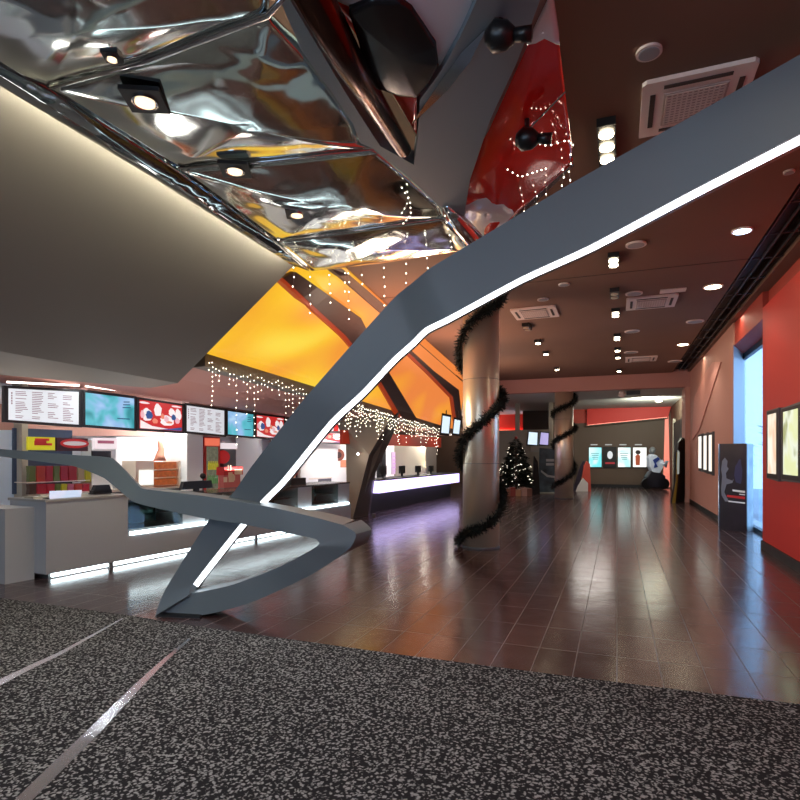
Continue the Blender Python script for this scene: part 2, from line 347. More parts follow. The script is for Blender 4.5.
# ------------------------------------------------------------------ backlit yellow wall with ribs above the ledge
from mathutils.bvhtree import BVHTree
L0 = P(205, 352.4, 8.85); L1 = P(458, 430.5, 20.6)          # ledge top line
Ta = P(284, 262, 8.1); T0 = PZ(345, 267, CZ-.002); T1 = PZ(466, 376, CZ-.002)
Lm0 = L0
def surf(u, v):
    b_ = L0.lerp(L1, u); t_ = Ta.lerp(T0, u/.07) if u < .07 else T0.lerp(T1, (u-.07)/.93)
    return b_.lerp(t_, v)
US = [0, .035, .07]+[.07+.93*k/24 for k in range(1, 25)]
gv = [surf(u, v/10) for u in US for v in range(11)]
gf = [(i*11+j, (i+1)*11+j, (i+1)*11+j+1, i*11+j+1) for i in range(len(US)-1) for j in range(10)]
tree = BVHTree.FromPolygons(gv, gf)
nb = (L1-L0).cross(T1-L0).normalized()
if nb.dot(CAM-L0) < 0: nb = -nb
def yp(px, py, off=.0):
    d = (P(px, py, 1)-CAM).normalized(); h = tree.ray_cast(CAM, d)
    q = h[0] if h[0] else hit(px, py, L0.lerp(L1, .5), nb)
    return q-d*off
def ribmesh(le, ri, off, th, sub=6):
    bm = bmesh.new(); T = [[], [], [], []]
    for i in range(len(le)-1):
        for k in range(sub+(i == len(le)-2)):
            f_ = k/sub; a = [le[i][c]+(le[i+1][c]-le[i][c])*f_ for c in (0, 1)]; b_ = [ri[i][c]+(ri[i+1][c]-ri[i][c])*f_ for c in (0, 1)]
            p, q = yp(*a, off), yp(*b_, off)
            for j, v in enumerate((p, q, q-nb*th, p-nb*th)): T[j].append(bm.verts.new(v))
    for i in range(len(T[0])-1):
        for k in range(4): bm.faces.new((T[k][i], T[(k+1) % 4][i], T[(k+1) % 4][i+1], T[k][i+1]))
    bm.faces.new([T[k][0] for k in range(4)]); bm.faces.new([T[k][-1] for k in range(4)]); return bm
def yellow():
    m = D.materials.new('backlit_amber_film'); m.use_nodes = True; nt = m.node_tree; b = nt.nodes['Principled BSDF']
    tc = nt.nodes.new('ShaderNodeTexCoord'); n = nt.nodes.new('ShaderNodeTexNoise'); n.inputs['Scale'].default_value = .85; n.inputs['Detail'].default_value = 0
    nt.links.new(tc.outputs['Object'], n.inputs['Vector'])
    sp = nt.nodes.new('ShaderNodeSeparateXYZ'); nt.links.new(tc.outputs['Object'], sp.inputs[0])
    mr = nt.nodes.new('ShaderNodeMapRange'); mr.inputs[1].default_value = 3.05; mr.inputs[2].default_value = 4.3; mr.inputs[3].default_value = .0; mr.inputs[4].default_value = .75
    nt.links.new(sp.outputs['Z'], mr.inputs[0])
    my = nt.nodes.new('ShaderNodeMapRange'); my.inputs[1].default_value = 7; my.inputs[2].default_value = 17; my.inputs[3].default_value = -.35; my.inputs[4].default_value = .75
    nt.links.new(sp.outputs['Y'], my.inputs[0])
    a = nt.nodes.new('ShaderNodeMath'); a.operation = 'ADD'; nt.links.new(mr.outputs[0], a.inputs[0]); nt.links.new(my.outputs[0], a.inputs[1])
    a2 = nt.nodes.new('ShaderNodeMath'); a2.operation = 'MULTIPLY_ADD'; a2.inputs[1].default_value = 1.3; nt.links.new(n.outputs['Fac'], a2.inputs[0]); nt.links.new(a.outputs[0], a2.inputs[2])
    a3 = nt.nodes.new('ShaderNodeMath'); a3.operation = 'SUBTRACT'; a3.inputs[1].default_value = .4; nt.links.new(a2.outputs[0], a3.inputs[0])
    c = ramp(nt, [(0, (255, 222, 70)), (.3, (255, 196, 44)), (.6, (248, 158, 50)), (.9, (240, 134, 62))], a3.outputs[0])
    nt.links.new(c, b.inputs['Emission Color']); b.inputs['Emission Strength'].default_value = .95/2**EXP; b.inputs['Base Color'].default_value = (.1, .05, .02, 1)
    return m
M_yel = yellow()
yw = thing('backlit_amber_wall', 'sloping amber backlit wall with dark ribs above the counter ledge', 'light wall', (0, 0, 0))
bm = bmesh.new(); vv = [bm.verts.new(p) for p in gv]
for f_ in gf: bm.faces.new([vv[k] for k in f_])
o = ob('amber_film', bm, M_yel, yw, True); md = o.modifiers.new('thickness', 'SOLIDIFY'); md.thickness = .03; md.offset = 0
ribs = [([(282, 277), (345, 334), (372, 372), (402, 418)], [(296, 272), (361, 318), (384, 362), (420, 424)]),
        ([(331, 268), (408, 336), (453, 397), (457, 426)], [(342, 267.8), (412, 331), (461.5, 385), (463, 428)]),
        ([(344, 268.4), (400, 318), (440, 353)], [(348, 270), (404, 317), (446, 353)])]
ribs = [([(283, 278), (346, 336), (374, 370), (402, 418)], [(296, 272), (361, 318), (384, 364), (420, 424)]),
        ([(408, 352), (428, 371), (453, 397), (457, 426)], [(412, 351), (434, 371), (459, 390), (463, 428)]),
        ([(331, 268.5), (380, 312), (420, 344), (463, 382)], [(342, 268.5), (388, 308), (425, 337), (463, 372)])]
for l_, r_ in ribs: ob('rib', ribmesh(l_, r_, .12, .10), M_rib, yw)
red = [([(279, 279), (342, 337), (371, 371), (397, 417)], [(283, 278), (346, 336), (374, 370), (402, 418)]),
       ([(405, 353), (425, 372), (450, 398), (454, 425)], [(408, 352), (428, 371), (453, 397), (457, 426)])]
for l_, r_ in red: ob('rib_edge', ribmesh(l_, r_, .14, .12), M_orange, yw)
ob('top_strip', ribmesh([(343.5, 268.5), (400, 318), (463, 374)], [(348, 270), (404, 317), (466, 374.5)], .05, .03, 10), mat('amber_strip', (250, 190, 110), .5, emit=.9, ecol=(255, 190, 110)), yw)
# ledge fascia + ceiling of counter zone
lu = (L1-L0).normalized()
back = Vector((-1, 0, 0))
fz = .22
le = ext([Lm0, L1, L1-UP*fz*.8, Lm0-UP*fz], back*.25)
lo = tag(ob('light_ledge', le, M_bulk), 'grey ledge under the amber wall carrying the icicle lights', 'ledge')
zc0 = (Lm0-UP*fz).z
zc1 = (L1-UP*fz*.8).z
cl = [Lm0-UP*fz+back*.26, L1-UP*fz*.8+back*.26, Vector((LX, 22.0, zc1)), Vector((LX, F0.y+.3, zc0)), Vector((F0.x-.4, F0.y+.3, zc0)), Vector((F_.x-.3, F_.y+.4, zc0)), Vector((E.x-.15, E.y+.5, zc0))]
cl = [p+UP*.004 for p in cl]
struct('ceiling_counter', ext(cl, UP*.05), M_pinkc)

# ------------------------------------------------------------------ concession counter
c0 = FL(46, 581); c1 = FL(285, 534.5); U = (c1-c0).normalized(); N = Vector((-U.y, U.x, 0))   # N points behind the counter
def K(px, py, t): return hit(px, py, c0+N*t, N)
def S(px, t): q = K(px, 455, t); return (q-c0).dot(U)
def Lp(s, t, z): q = c0+U*s+N*t; return Vector((q.x, q.y, z))
def lbox(s0, s1, t0, t1, z0, z1, bm=None): return ext([Lp(s0, t0, z0), Lp(s1, t0, z0), Lp(s1, t1, z0), Lp(s0, t1, z0)], (0, 0, z1-z0), bm)
s128 = S(128, 0); sfin = S(351, 0)
ct = thing('snack_counter', 'long dark grey snack counter with white light strips along its foot and glass cases', 'counter', Lp(0, 0, 0))
M_ct = mat('grey_counter_laminate', (150, 152, 156), .4)
bt = lbox(0, s128, 0, .8, .08, 1.0); ob('high_front', bt, M_ct, ct)
ob('plinth', lbox(.1, sfin, .12, .75, 0, .085), mat('lit_plinth', (60, 60, 60), .5), ct)
ob('low_front', lbox(s128, sfin, .0, .8, .08, .42), M_ct, ct)
ob('left_return', lbox(-.35, 0, .25, 2.2, 0, .93), M_ct, ct)
ob('top_board', lbox(-.02, s128+.02, -.02, .82, 1.0, 1.03), mat('worktop_grey', (140, 138, 134), .3), ct)
ob('foot_strip', lbox(.12, sfin-.4, .06, .10, .02, .065), M_ledb, ct)
ob('case_strip', lbox(s128+.05, sfin-.1, -.015, .04, .43, .475), M_ledb, ct)
n_ = 4; seg = (sfin-s128)/n_
for i in range(n_):
    a = s128+i*seg+.03; b_ = a+seg-.5
    g = ob('display_case', lbox(a, b_, .10, .78, .48, .5), M_darkgrey, ct)
    bm = lbox(a, b_, .06, .07, .5, .92); ob('front_glass', bm, M_glassm, ct)
    ob('case_back', lbox(a, b_, .70, .74, .5, .9), M_teal, ct)
    ob('case_shelf', lbox(a, b_, .15, .68, .70, .715), M_glassm, ct)
    ob('counter_block', lbox(b_, b_+.47, .05, .78, .45, .92), M_ct, ct)
ob('low_top', lbox(s128, sfin, .03, .8, .92, .95), mat('worktop_dark', (70, 72, 74), .25), ct)
for i in range(6):
    s = .9+i*1.5
    ob('foot_bracket', lbox(s, s+.06, .03, .12, .0, .08), M_darkgrey, ct)

# back wall of the snack area
TB = 3.3
sL = S(-60, TB)-1.5; sR = S(345, TB)+.3
bw = lbox(sL, sR, TB, TB+.1, 0, zc0)
struct('wall_counter_back', bw, mat('grey_wall_paint', (228, 230, 234), .6))
def bwp(px, py, off=.02): return K(px, py, TB-off)
def panel(name, x0, x1, y0, y1, m, off=.03, th=.02, bm=None):
    return ext([K(x0, y0, TB-off), K(x1, y0, TB-off), K(x1, y1, TB-off), K(x0, y1, TB-off)], N*th, bm)
struct('trim_16', panel('', -60, 350, 404, 436, M_red2, off=.05), M_pink)       # dull red band behind the screens
struct('door_2', panel('', -2, 17, 430, 512, None, .06, .04), mat('pale_blue_door', (215, 228, 240), .5))
bm = lbox(S(22, TB-.3), S(28, TB-.3), TB-.3, TB, 0, zc0); struct('wall_counter_pier', bm, M_beige)
o = struct('trim_17', panel('', 116, 187, 437, 470, None, .08), mat('white_gloss_panel', (245, 245, 245), .35))
o = struct('trim_18', panel('', 236, 262, 437, 500, None, .08), mat('white_gloss_panel', (245, 245, 245), .35))
# long worktop below the back wall
struct('wall_counter_pier_right', lbox(S(187, TB-.76), S(203, TB-.76), TB-.76, TB, 0, zc0), M_white)
bc = thing('back_counter', 'low dark back counter along the wall behind the snack counter', 'counter', Lp(0, TB-.6, 0))
sf0, sf1 = S(204, TB-.72)-.03, S(220, TB-.72)+.03
for a_, b_ in ((S(20, TB), S(187, TB-.76)-.03), (sf1, sR-2.0)):
    ob('cabinet', lbox(a_, b_, TB-.6, TB-.1, 0, .88), M_darkgrey, bc); ob('worktop', lbox(a_, b_, TB-.63, TB-.1, .88, .92), M_steel, bc)

# menu screens
def screen(px0, px1, top0, top1, bot0, bot1, t, name, lab, kind, cant=.0):
    a = K(px0, top0, t); b = K(px1, top1, t); c = K(px1, bot1, t); d = K(px0, bot0, t)
    th = thing('menu_screen', lab, 'screen', d, 'screens in a row above the snack counter')
    tl = N*.07+UP*.0
    ob('housing', ext([a, b, c, d], tl), M_plastic, th)
    def uv(u, v, off=.004): return d+(c-d)*u+((a-d)+((b-c)-(a-d))*u)*v-N*off
    ux0, ux1, v0, v1 = .05, .95, .07, .93
    if kind == 'menu':
        dp = ob('display', ext([uv(ux0, v0), uv(ux1, v0), uv(ux1, v1), uv(ux0, v1)], N*.003), mat('menu_white_display', (240, 244, 250), .4, emit=.68), th)
        bm = bmesh.new(); random.seed(3)
        for col in range(4):
            for row in range(16):
                u0 = .13+col*.2; v = .14+row*.047; l = random.uniform(.06, .15)
                if random.random() < .12: continue
                quad([uv(u0, v, .006), uv(u0+l, v, .006), uv(u0+l, v+.018, .006), uv(u0, v+.018, .006)], bm)
        for row in range(5): quad([uv(.08, .5+row*.07, .006), uv(.095, .5+row*.07, .006), uv(.095, .55+row*.07, .006), uv(.08, .55+row*.07, .006)], bm)
        ob('menu_lines', bm, mat('menu_text_ink', (150, 110, 120), .5, emit=.35, ecol=(190, 140, 155)), dp)
    elif kind == 'teal':
        dp = ob('display', ext([uv(ux0, v0), uv(ux1, v0), uv(ux1, v1), uv(ux0, v1)], N*.003), M_swirl, th)
        for k in range(3): ob('caption_line', quad([uv(.72+k*.01, .62+k*.08, .006), uv(.88-k*.01, .64+k*.08, .006), uv(.88-k*.01, .67+k*.08, .006), uv(.72+k*.01, .65+k*.08, .006)]), mat('teal_caption', (40, 90, 130), .5, emit=.4, ecol=(50, 100, 150)), dp)
        bm = bmesh.new(); quad([uv(.62, .3, .006), uv(.86, .31, .006), uv(.86, .34, .006), uv(.62, .33, .006)], bm)
        ob('caption_line', bm, mat('teal_caption', (40, 90, 130)), dp)
    else:
        dp = ob('display', ext([uv(ux0, v0), uv(ux1, v0), uv(ux1, v1), uv(ux0, v1)], N*.003), mat('promo_red_display', (200, 30, 30), .4, emit=.9, ecol=(200, 40, 40)), th)
        random.seed(int(px0))
        def blob(nm, cx, cy, rx, ry, m, o=.006, n=16, j=.12):
            bm = bmesh.new(); bm.faces.new([bm.verts.new(uv(cx+rx*math.cos(2*math.pi*k/n)*(1+j*math.sin(3*k+cx*9)), cy+ry*math.sin(2*math.pi*k/n)*(1+j*math.cos(5*k)), o)) for k in range(n)]); ob(nm, bm, m, dp)
        pw_, pb_, po_, pk_ = mat('promo_white', (250, 240, 240), .5, emit=.85), mat('promo_blue', (60, 100, 170), .5, emit=.55), mat('promo_orange', (250, 150, 120), .5, emit=.7), mat('promo_rose', (240, 190, 200), .5, emit=.8)
        for cx, cy, rx, ry in ((.2, .5, .1, .2), (.42, .68, .08, .2), (.62, .37, .15, .17), (.86, .6, .07, .2), (.72, .66, .07, .13), (.14, .86, .1, .035), (.82, .87, .11, .03)): blob('food_picture', cx, cy, rx, ry, pw_)
        for cx, cy, rx, ry in ((.24, .5, .07, .13), (.76, .5, .05, .1)): blob('blue_detail', cx, cy, rx, ry, pb_, .008)
        for cx, cy, rx, ry in ((.36, .33, .06, .08), (.52, .5, .04, .09), (.66, .33, .07, .04)): blob('orange_detail', cx, cy, rx, ry, po_, .009)
        for cx, cy, rx, ry in ((.6, .42, .05, .09), (.84, .4, .05, .1), (.1, .5, .04, .12)): blob('rose_detail', cx, cy, rx, ry, pk_, .010)
        bm = bmesh.new(); bm.faces.new([bm.verts.new(uv(u, v, .0065)) for u, v in ((.06, .08), (.94, .08), (.94, .12), (.6, .12), (.3, .17), (.06, .33))]); ob('white_wave', bm, pw_, dp)
        bm = bmesh.new(); bm.faces.new([bm.verts.new(uv(u, v, .008)) for u, v in ((.45, .08), (.94, .08), (.94, .2), (.75, .14))]); ob('blue_wave', bm, pb_, dp)
    return th
M_swirl = glow_mat('teal_swirl_display', [(.3, (30, 140, 150)), (.45, (90, 190, 205)), (.55, (150, 190, 235)), (.7, (190, 225, 245))], 2.2, 1.0)
TS = 2.2
S_ = [(4, 82, 385.5, 389.5, 422, 427.5, 'menu', 'wide menu screen of small print, nearest and leftmost of the screen row'),
 (82.5, 136.5, 389.5, 396.5, 427, 431, 'teal', 'screen with a teal and pale blue swirl, second from the left end'),
 (137, 184, 397, 404, 430.5, 433.5, 'promo', 'red promotion screen with white shapes, third from the left end'),
 (184.5, 226, 403, 409, 433, 437, 'menu', 'menu screen of small print between a red and a teal screen'),
 (226.5, 254.5, 409, 413, 436, 438.5, 'teal', 'small looking teal blue swirl screen, fifth along the row'),
 (255, 285, 413, 416.5, 438, 441, 'promo', 'red promotion screen just left of the slanting grey ribbon'),
 (285.5, 303, 417.8, 420, 440, 442, 'menu', 'menu screen mostly hidden behind the slanting grey ribbon'),
 (318, 348, 421, 424, 443.5, 444.5, 'promo', 'red and white screen to the right of the slanting grey ribbon')]
for a in S_: screen(a[0], a[1], a[2], a[3], a[4], a[5], TS, 'x', a[7], a[6])
for a in S_[:7]:
    p = K(a[0]+3, a[2]-3.5, TS+.05); q = K(a[1]-3, a[3]-4, TS+.05)
    tl = tag(ob('tube_light', tube([p, q], .016, 6), M_tube), 'white tube light above the %s' % a[7].split(',')[0].replace(' of small print', '').replace(' with white shapes', ''), 'light', 'tube lights above the menu screens')
# mounting rail
# ceiling in this area gets lit by small spots
for px, py in ((155, 384.5), (300, 398)):
    p = PZ(px, py, zc0-.02)
    if px < 200: p = PZ(px, py, 2.74)

# goods and machines on the back wall (each stands on the back counter)
def kb(px0, px1, t0, t1, z0, z1, tt=None, bm=None):
    tt = t0 if tt is None else tt
    return lbox(S(px0, tt), S(px1, tt), t0, t1, z0, z1, bm)
def zz(px, py, t): return K(px, py, t).z
t_ = TB-.55
snk = thing('snack_display_rack', 'dark rack of colourful snack bags with a yellow and a red oval header sign', 'rack', Lp(S(40, t_), t_, .92))
ob('back_panel', kb(27, 86, TB-.14, TB-.10, .92, zz(40, 428, t_), t_), mat('navy_panel', (58, 70, 92), .5), snk)
ob('yellow_header', kb(28, 55, t_, t_+.05, zz(40, 450, t_), zz(40, 437, t_)), mat('yellow_sign', (235, 225, 30), .4, emit=.5), snk)
bm = bmesh.new(); cpos = K(42, 443, t_-.01)
for dx, w_, dz in ((0, .24, .06), (.02, .3, -.02), (-.03, .2, .02)): lbox(S(42, t_)+dx-w_/2, S(42, t_)+dx+w_/2, t_-.01, t_, cpos.z+dz-.022, cpos.z+dz+.02, bm)
ob('red_lettering', bm, mat('sign_red', (210, 30, 30), .4), snk)
ob('dark_header', kb(57, 88, t_, t_+.05, zz(70, 451, t_), zz(70, 438, t_)), mat('maroon_sign', (70, 22, 24), .4), snk)
pc = K(75, 443.5, t_-.012); bm = bmesh.new(); 
va = [pc+U*.27*math.cos(k*math.pi/10)+UP*.085*math.sin(k*math.pi/10) for k in range(20)]; ext(va, N*.01, bm)
ob('red_oval', bm, mat('sign_red_lit', (215, 40, 40), .4, emit=.35), snk)
va = [pc-N*.004+U*.22*math.cos(k*math.pi/10)+UP*.04*math.sin(k*math.pi/10) for k in range(20)]
ob('white_oval', ext(va, N*.004), mat('sign_white_lit', (240, 225, 225), .4, emit=.4), snk)
cols = [(225, 210, 40), (190, 30, 34), (200, 170, 130), (225, 120, 150), (150, 30, 30), (235, 225, 210), (90, 60, 40), (215, 70, 50), (120, 130, 60), (200, 40, 60)]
random.seed(11); pxx = 29; k = 0
for row, (yb, yt) in enumerate(((482, 466), (497, 483))):
    px = 29
    while px < 86:
        wd = random.uniform(6, 10); cc = random.choice(cols)
        tt = t_+.02; s0, s1 = S(px, tt), S(px+wd-.8, tt); z0, z1 = zz(px, yb, tt), zz(px, yt, tt)
        z0 = max(z0, .925) if row == 0 else .925
        if row == 1: z1 = min(z1, zz(px, 484, tt)); 
        if z1-z0 > .05:
            m_ = (s0+s1)/2
            A_ = [Lp(s0, tt, z0), Lp(s1, tt, z0), Lp(s1-.01, tt, (z0+z1)/2), Lp(s1, tt, z1), Lp(s0, tt, z1), Lp(s0+.01, tt, (z0+z1)/2)]
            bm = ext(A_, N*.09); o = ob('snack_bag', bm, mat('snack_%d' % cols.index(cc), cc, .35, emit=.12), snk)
        px += wd
    if row == 0: ob('shelf', kb(28, 90, t_, TB-.14, zz(40, 482.8, t_), zz(40, 482, t_), t_), M_steel, snk)
# popcorn machine with pink marked header
t2 = TB-.5
pm = thing('slush_machine', 'white machine with a pink lettered header beside the snack rack', 'drink machine', Lp(S(102, t2), t2, .92))
ob('body', kb(93.5, 114, t2+.05, TB-.12, .92, zz(100, 440, t2), t2), M_white, pm)
ob('header_sign', kb(93.5, 116, t2-.05, t2+.05, zz(100, 449, t2), zz(100, 438, t2), t2), mat('lit_white_sign', (250, 235, 238), .4, emit=.8), pm)
ob('pink_lettering', kb(96, 112, t2-.06, t2-.05, zz(100, 443.5, t2), zz(100, 440.5, t2), t2), mat('pink_ink', (225, 120, 150), .4, emit=.3), pm)
ob('dark_window', kb(93, 112, t2+.03, t2+.05, zz(100, 458, t2), zz(100, 451, t2), t2), M_plastic, pm)
# popcorn warmer with hand shaped figure
t3 = TB-.55
wa = thing('hot_food_warmer', 'steel hot food cabinet with orange lit shelves of food', 'food warmer', Lp(S(165, t3), t3, .92))
ob('cabinet', kb(136, 154, t3, TB-.12, .92, zz(145, 461, t3), t3), M_steel, wa)
ob('lit_window', kb(139, 153, t3-.02, t3, .98, zz(145, 470, t3), t3), mat('warm_white_window', (245, 245, 240), .4, emit=1.0), wa)
for k, (ya, yb_) in enumerate(((462, 469), (471, 477), (479, 485))):
    o = ob('food_shelf', kb(155, 175, t3-.05, TB-.15, max(.93, zz(165, yb_, t3)), zz(165, ya, t3), t3), mat('amber_food', (205, 105, 50), .5, emit=.35, noise_s=14, noise_a=.5), wa)
    ob('shelf_plate', kb(154, 176, t3-.08, TB-.13, zz(165, yb_, t3)-.015+(.02 if yb_ > 480 else 0), zz(165, yb_, t3), t3), M_steel, wa)
ob('side_post', kb(176, 178, t3-.08, TB-.13, .92, zz(165, 461, t3), t3), M_steel, wa)
hc = K(160, 461, t3+.1)
bm = tube([hc, hc+UP*.12+U*.0, hc+UP*.26+U*.03, hc+UP*.38+U*.0, hc+UP*.47-U*.01], .05, 10, None, [.13, .09, .06, .055, .02])
tag(ob('upright_figure', bm, mat('peach_plastic', (225, 160, 130), .4), None, True), 'small peach upright figure on top of the hot food warmer', 'figurine')
# red fridge
fr = thing('drinks_fridge', 'red framed glass door drinks fridge behind the snack counter', 'fridge', Lp(S(210, TB-.7), TB-.7, 0))
tf = TB-.72; f0, f1 = S(204, tf), S(220, tf); zf = zz(212, 437, tf)
ob('body', lbox(f0, f1, tf, TB-.64+.5-.02, 0, zf), mat('fridge_red', (205, 40, 36), .35), fr)
ob('glass_door', lbox(f0+.07, f1-.07, tf-.012, tf, .2, zf-.22), mat('fridge_interior', (120, 120, 100), .2, emit=.5, noise_s=12, noise_a=.6), fr)
ob('header', lbox(f0+.02, f1-.02, tf-.014, tf, zf-.2, zf-.03), mat('fridge_header', (250, 120, 90), .4, emit=.8), fr)
random.seed(5)
for k in range(4):
    for j in range(5):
        c = Lp(f0+.12+j*(f1-f0-.24)/4, tf-.03, .3+k*.32)
        ob('bottle', lathe(c, [(.025, 0), (.028, .12), (.012, .17), (.012, .2)], 8), mat('bottle_%d' % (k % 3), [(225, 210, 50), (200, 60, 50), (110, 150, 90)][k % 3], .3, emit=.3), fr)
# drink dispenser, red cups, boxes
dd = thing('drink_dispenser', 'red and grey drinks dispenser with round red badge and white header', 'drink machine', Lp(S(225, t2), t2, .92))
ob('body', kb(224, 236, t2, TB-.12, .92, zz(230, 449, t2), t2), M_darkgrey, dd)
ob('header_sign', kb(221, 236, t2-.05, t2+.02, zz(230, 449, t2), zz(230, 443, t2), t2), mat('lit_white_sign', (250, 235, 238), .4, emit=.8), dd)
bm = tube([K(223, 457, t2-.1), K(223, 457, t2)], .16, 20); ob('round_badge', bm, mat('sign_red_lit', (215, 40, 40), .4), dd)
ob('drip_tray', kb(218, 236, t2-.15, t2, .92, .96, t2), M_plastic, dd)
pb = thing('popcorn_box_display', 'red display box with pale figures beside the drinks dispenser', 'display box', Lp(S(232, t2-.3), t2-.3, .92))
tq = .85
ob('box', kb(224, 243, tq, tq+.2, .953+.25, zz(230, 467, tq), tq), mat('box_red', (190, 34, 34), .5), pb)
random.seed(2); bm = bmesh.new()
for k in range(9): c = K(224+random.random()*17, 470+random.random()*12, tq-.005); lbox(S(230, tq)-.2+random.random()*.45, S(230, tq)-.12+random.random()*.45, tq-.008, tq, c.z, c.z+.1, bm)
ob('printed_figures', bm, mat('print_cream', (225, 200, 170), .5), pb)
ob('base', kb(225, 241, tq+.02, tq+.18, .953, .953+.26, tq), mat('box_pink', (190, 100, 95), .5), pb)

# registers on the counter
def register(px0, px1, t, zbase, pyt, lab, laptop=False):
    s0, s1 = S(px0, t), S(px1, t); zt = zz((px0+px1)/2, pyt, t)
    r = thing('cash_register', lab, 'cash register', Lp((s0+s1)/2, t, zbase), 'tills on the counters')
    A_ = [Lp(s0, t, zt-.12), Lp(s0+.05, t, zt), Lp(s1-.04, t, zt), Lp(s1, t, zt-.12), Lp(s1, t, zbase+.06), Lp(s0, t, zbase+.06)]
    ob('monitor', ext(A_, N*.08), M_plastic, r)
    m_ = (s0+s1)/2
    ob('stand', lbox(m_-.05, m_+.05, t+.02, t+.07, zbase, zbase+.07), M_plastic, r)
    ob('foot', lbox(m_-.12, m_+.12, t-.02, t+.15, zbase, zbase+.015), M_plastic, r)
    return r
register(93, 112, .35, 1.03, 485, 'black rounded till seen from behind on the high counter end')
register(182, 213, .4, .95, 481, 'black till on the low counter left of the slanting ribbon')
bm = bmesh.new(); q = K(203, 476, .45); ball(q, .055, bm, 12); tube([q, Lp((q-c0).dot(U), .45, .95)], .012, 6, bm)
tag(ob('scanner_head', bm, M_plastic, None, True), 'small round black scanner on a stalk behind the left till', 'scanner')
tag(ob('cash_register', kb(291, 306, .4, .6, .95, zz(300, 478, .4), .4), M_plastic), 'black till low right of the slanting ribbon on the counter', 'cash register', 'tills on the counters')
lp = thing('laptop_screen', 'pale lit tilted display standing on the dark grey counter end', 'display', Lp(S(65, .3), .3, 1.03))
q = [K(50, 503, .05), K(81, 503, .05), K(82, 490, .12), K(50, 491, .12)]
q[0].z = q[1].z = 1.035
ob('lit_panel', ext(q, N*.015), glow_mat('pale_display', [(.4, (205, 220, 245)), (.6, (235, 225, 245))], 3, .95), lp)
q2 = [p-N*.0+Vector((0, 0, 0)) for p in q]
ob('rear_prop', ext([q[0]+N*.02, q[1]+N*.02, q[1]+N*.16, q[0]+N*.16], UP*.01), M_plastic, lp)
for px0, px1, pyt, lab in ((33, 48, 497, 'grey box at the left of the lit display'), (83, 92, 498, 'grey box right of the lit display')):
    tag(ob('counter_box', kb(px0, px1, .3, .5, 1.031, zz(px0, pyt, .3), .3), M_beige), lab+' on the high counter', 'box')
# round snack sign and cabinets right of the ribbon
wc = thing('popcorn_cabinet', 'cream popcorn cabinet with an orange round sign near the grey fin wall', 'food cabinet', Lp(S(335, t2), t2, .92))
ob('cabinet', kb(323, 346, t2, TB-.12, .92, zz(330, 463, t2), t2), mat('cream_cabinet', (222, 205, 190), .5), wc)
bm = bmesh.new()
for i in range(4):
    for j in range(4): kb(325+i*2.6, 327+i*2.6, t2-.01, t2, zz(330, 482-j*4.6, t2), zz(330, 479-j*4.6, t2), t2, bm)
ob('pink_labels', bm, mat('pink_label', (205, 150, 145), .5), wc)
bm = tube([K(338.5, 455, t2-.04), K(338.5, 455, t2+.02)], .19, 20); ob('round_sign', bm, mat('brown_sign', (150, 80, 60), .5), wc)
bm = tube([K(338.5, 455, t2-.05), K(338.5, 455, t2-.04)], .10, 20); ob('sign_centre', bm, mat('dark_sign', (70, 36, 36), .5), wc)
ob('orange_side', kb(340, 347, t2-.03, t2, 1.2, zz(340, 460, t2), t2), mat('orange_side', (220, 140, 100), .5), wc)
struct('trim_19', panel('', 310, 348, 441, 492, None, .1), mat('pale_peach_wall', (235, 222, 205), .5))
sn = thing('snack_stand', 'small dark stand holding red snack packs right of the ribbon', 'stand', Lp(S(298, t2), t2, .92))
ob('stand', kb(291, 307, t2, t2+.3, .92, zz(298, 462, t2), t2), mat('dark_stand', (52, 40, 42), .5), sn)
random.seed(9)
for k in range(6):
    a = 292+k*2.4; ob('pack', kb(a, a+2.0, t2-.05, t2-.005, zz(298, 478-(k % 3)*3, t2), zz(298, 468-(k % 3)*3, t2), t2), mat('pack_red' if k % 2 else 'pack_tan', (200, 50, 50) if k % 2 else (200, 150, 120), .5), sn)

# ------------------------------------------------------------------ fin wall between snack counter and ticket desk
fd = 15.0
fv = Vector((-1, .1, 0)).normalized()
fp = [P(352, 518, 14.35), P(357, 505, 14.5), P(370, 455, 14.9), P(391, 419, 15.3), P(340, 416, 15.3), P(345, 440, 15.3), P(348, 470, 15.0)]
ff = [P(353, 518.3, 14.3), P(369, 455, 14.9), P(390, 419, 15.3), P(332, 412, 15.6), P(346, 445, 15.5), P(347, 518.3, 14.5)]
ff[0].z = ff[5].z = 0
bm = ext(ff, FW*.25+RT*.05)
fin = struct('wall_fin', bm, M_beige)
e = [P(353, 518, 14.28), P(369, 455, 14.88), P(390, 419, 15.28), P(398, 412, 15.4), P(396, 424, 15.6), P(376, 456, 15.2), P(368, 515, 14.9)]
e[0].z = e[-1].z = 0
struct('trim_20', ext(e, FW*.2+RT*.04), mat('dark_fin_edge', (60, 56, 54), .5))
bm = tube([P(358, 454, 14.6), P(358, 454, 14.95)], .035, 12)
tag(ob('wall_lamp', bm, M_tube), 'small round light on the beige fin wall', 'light')

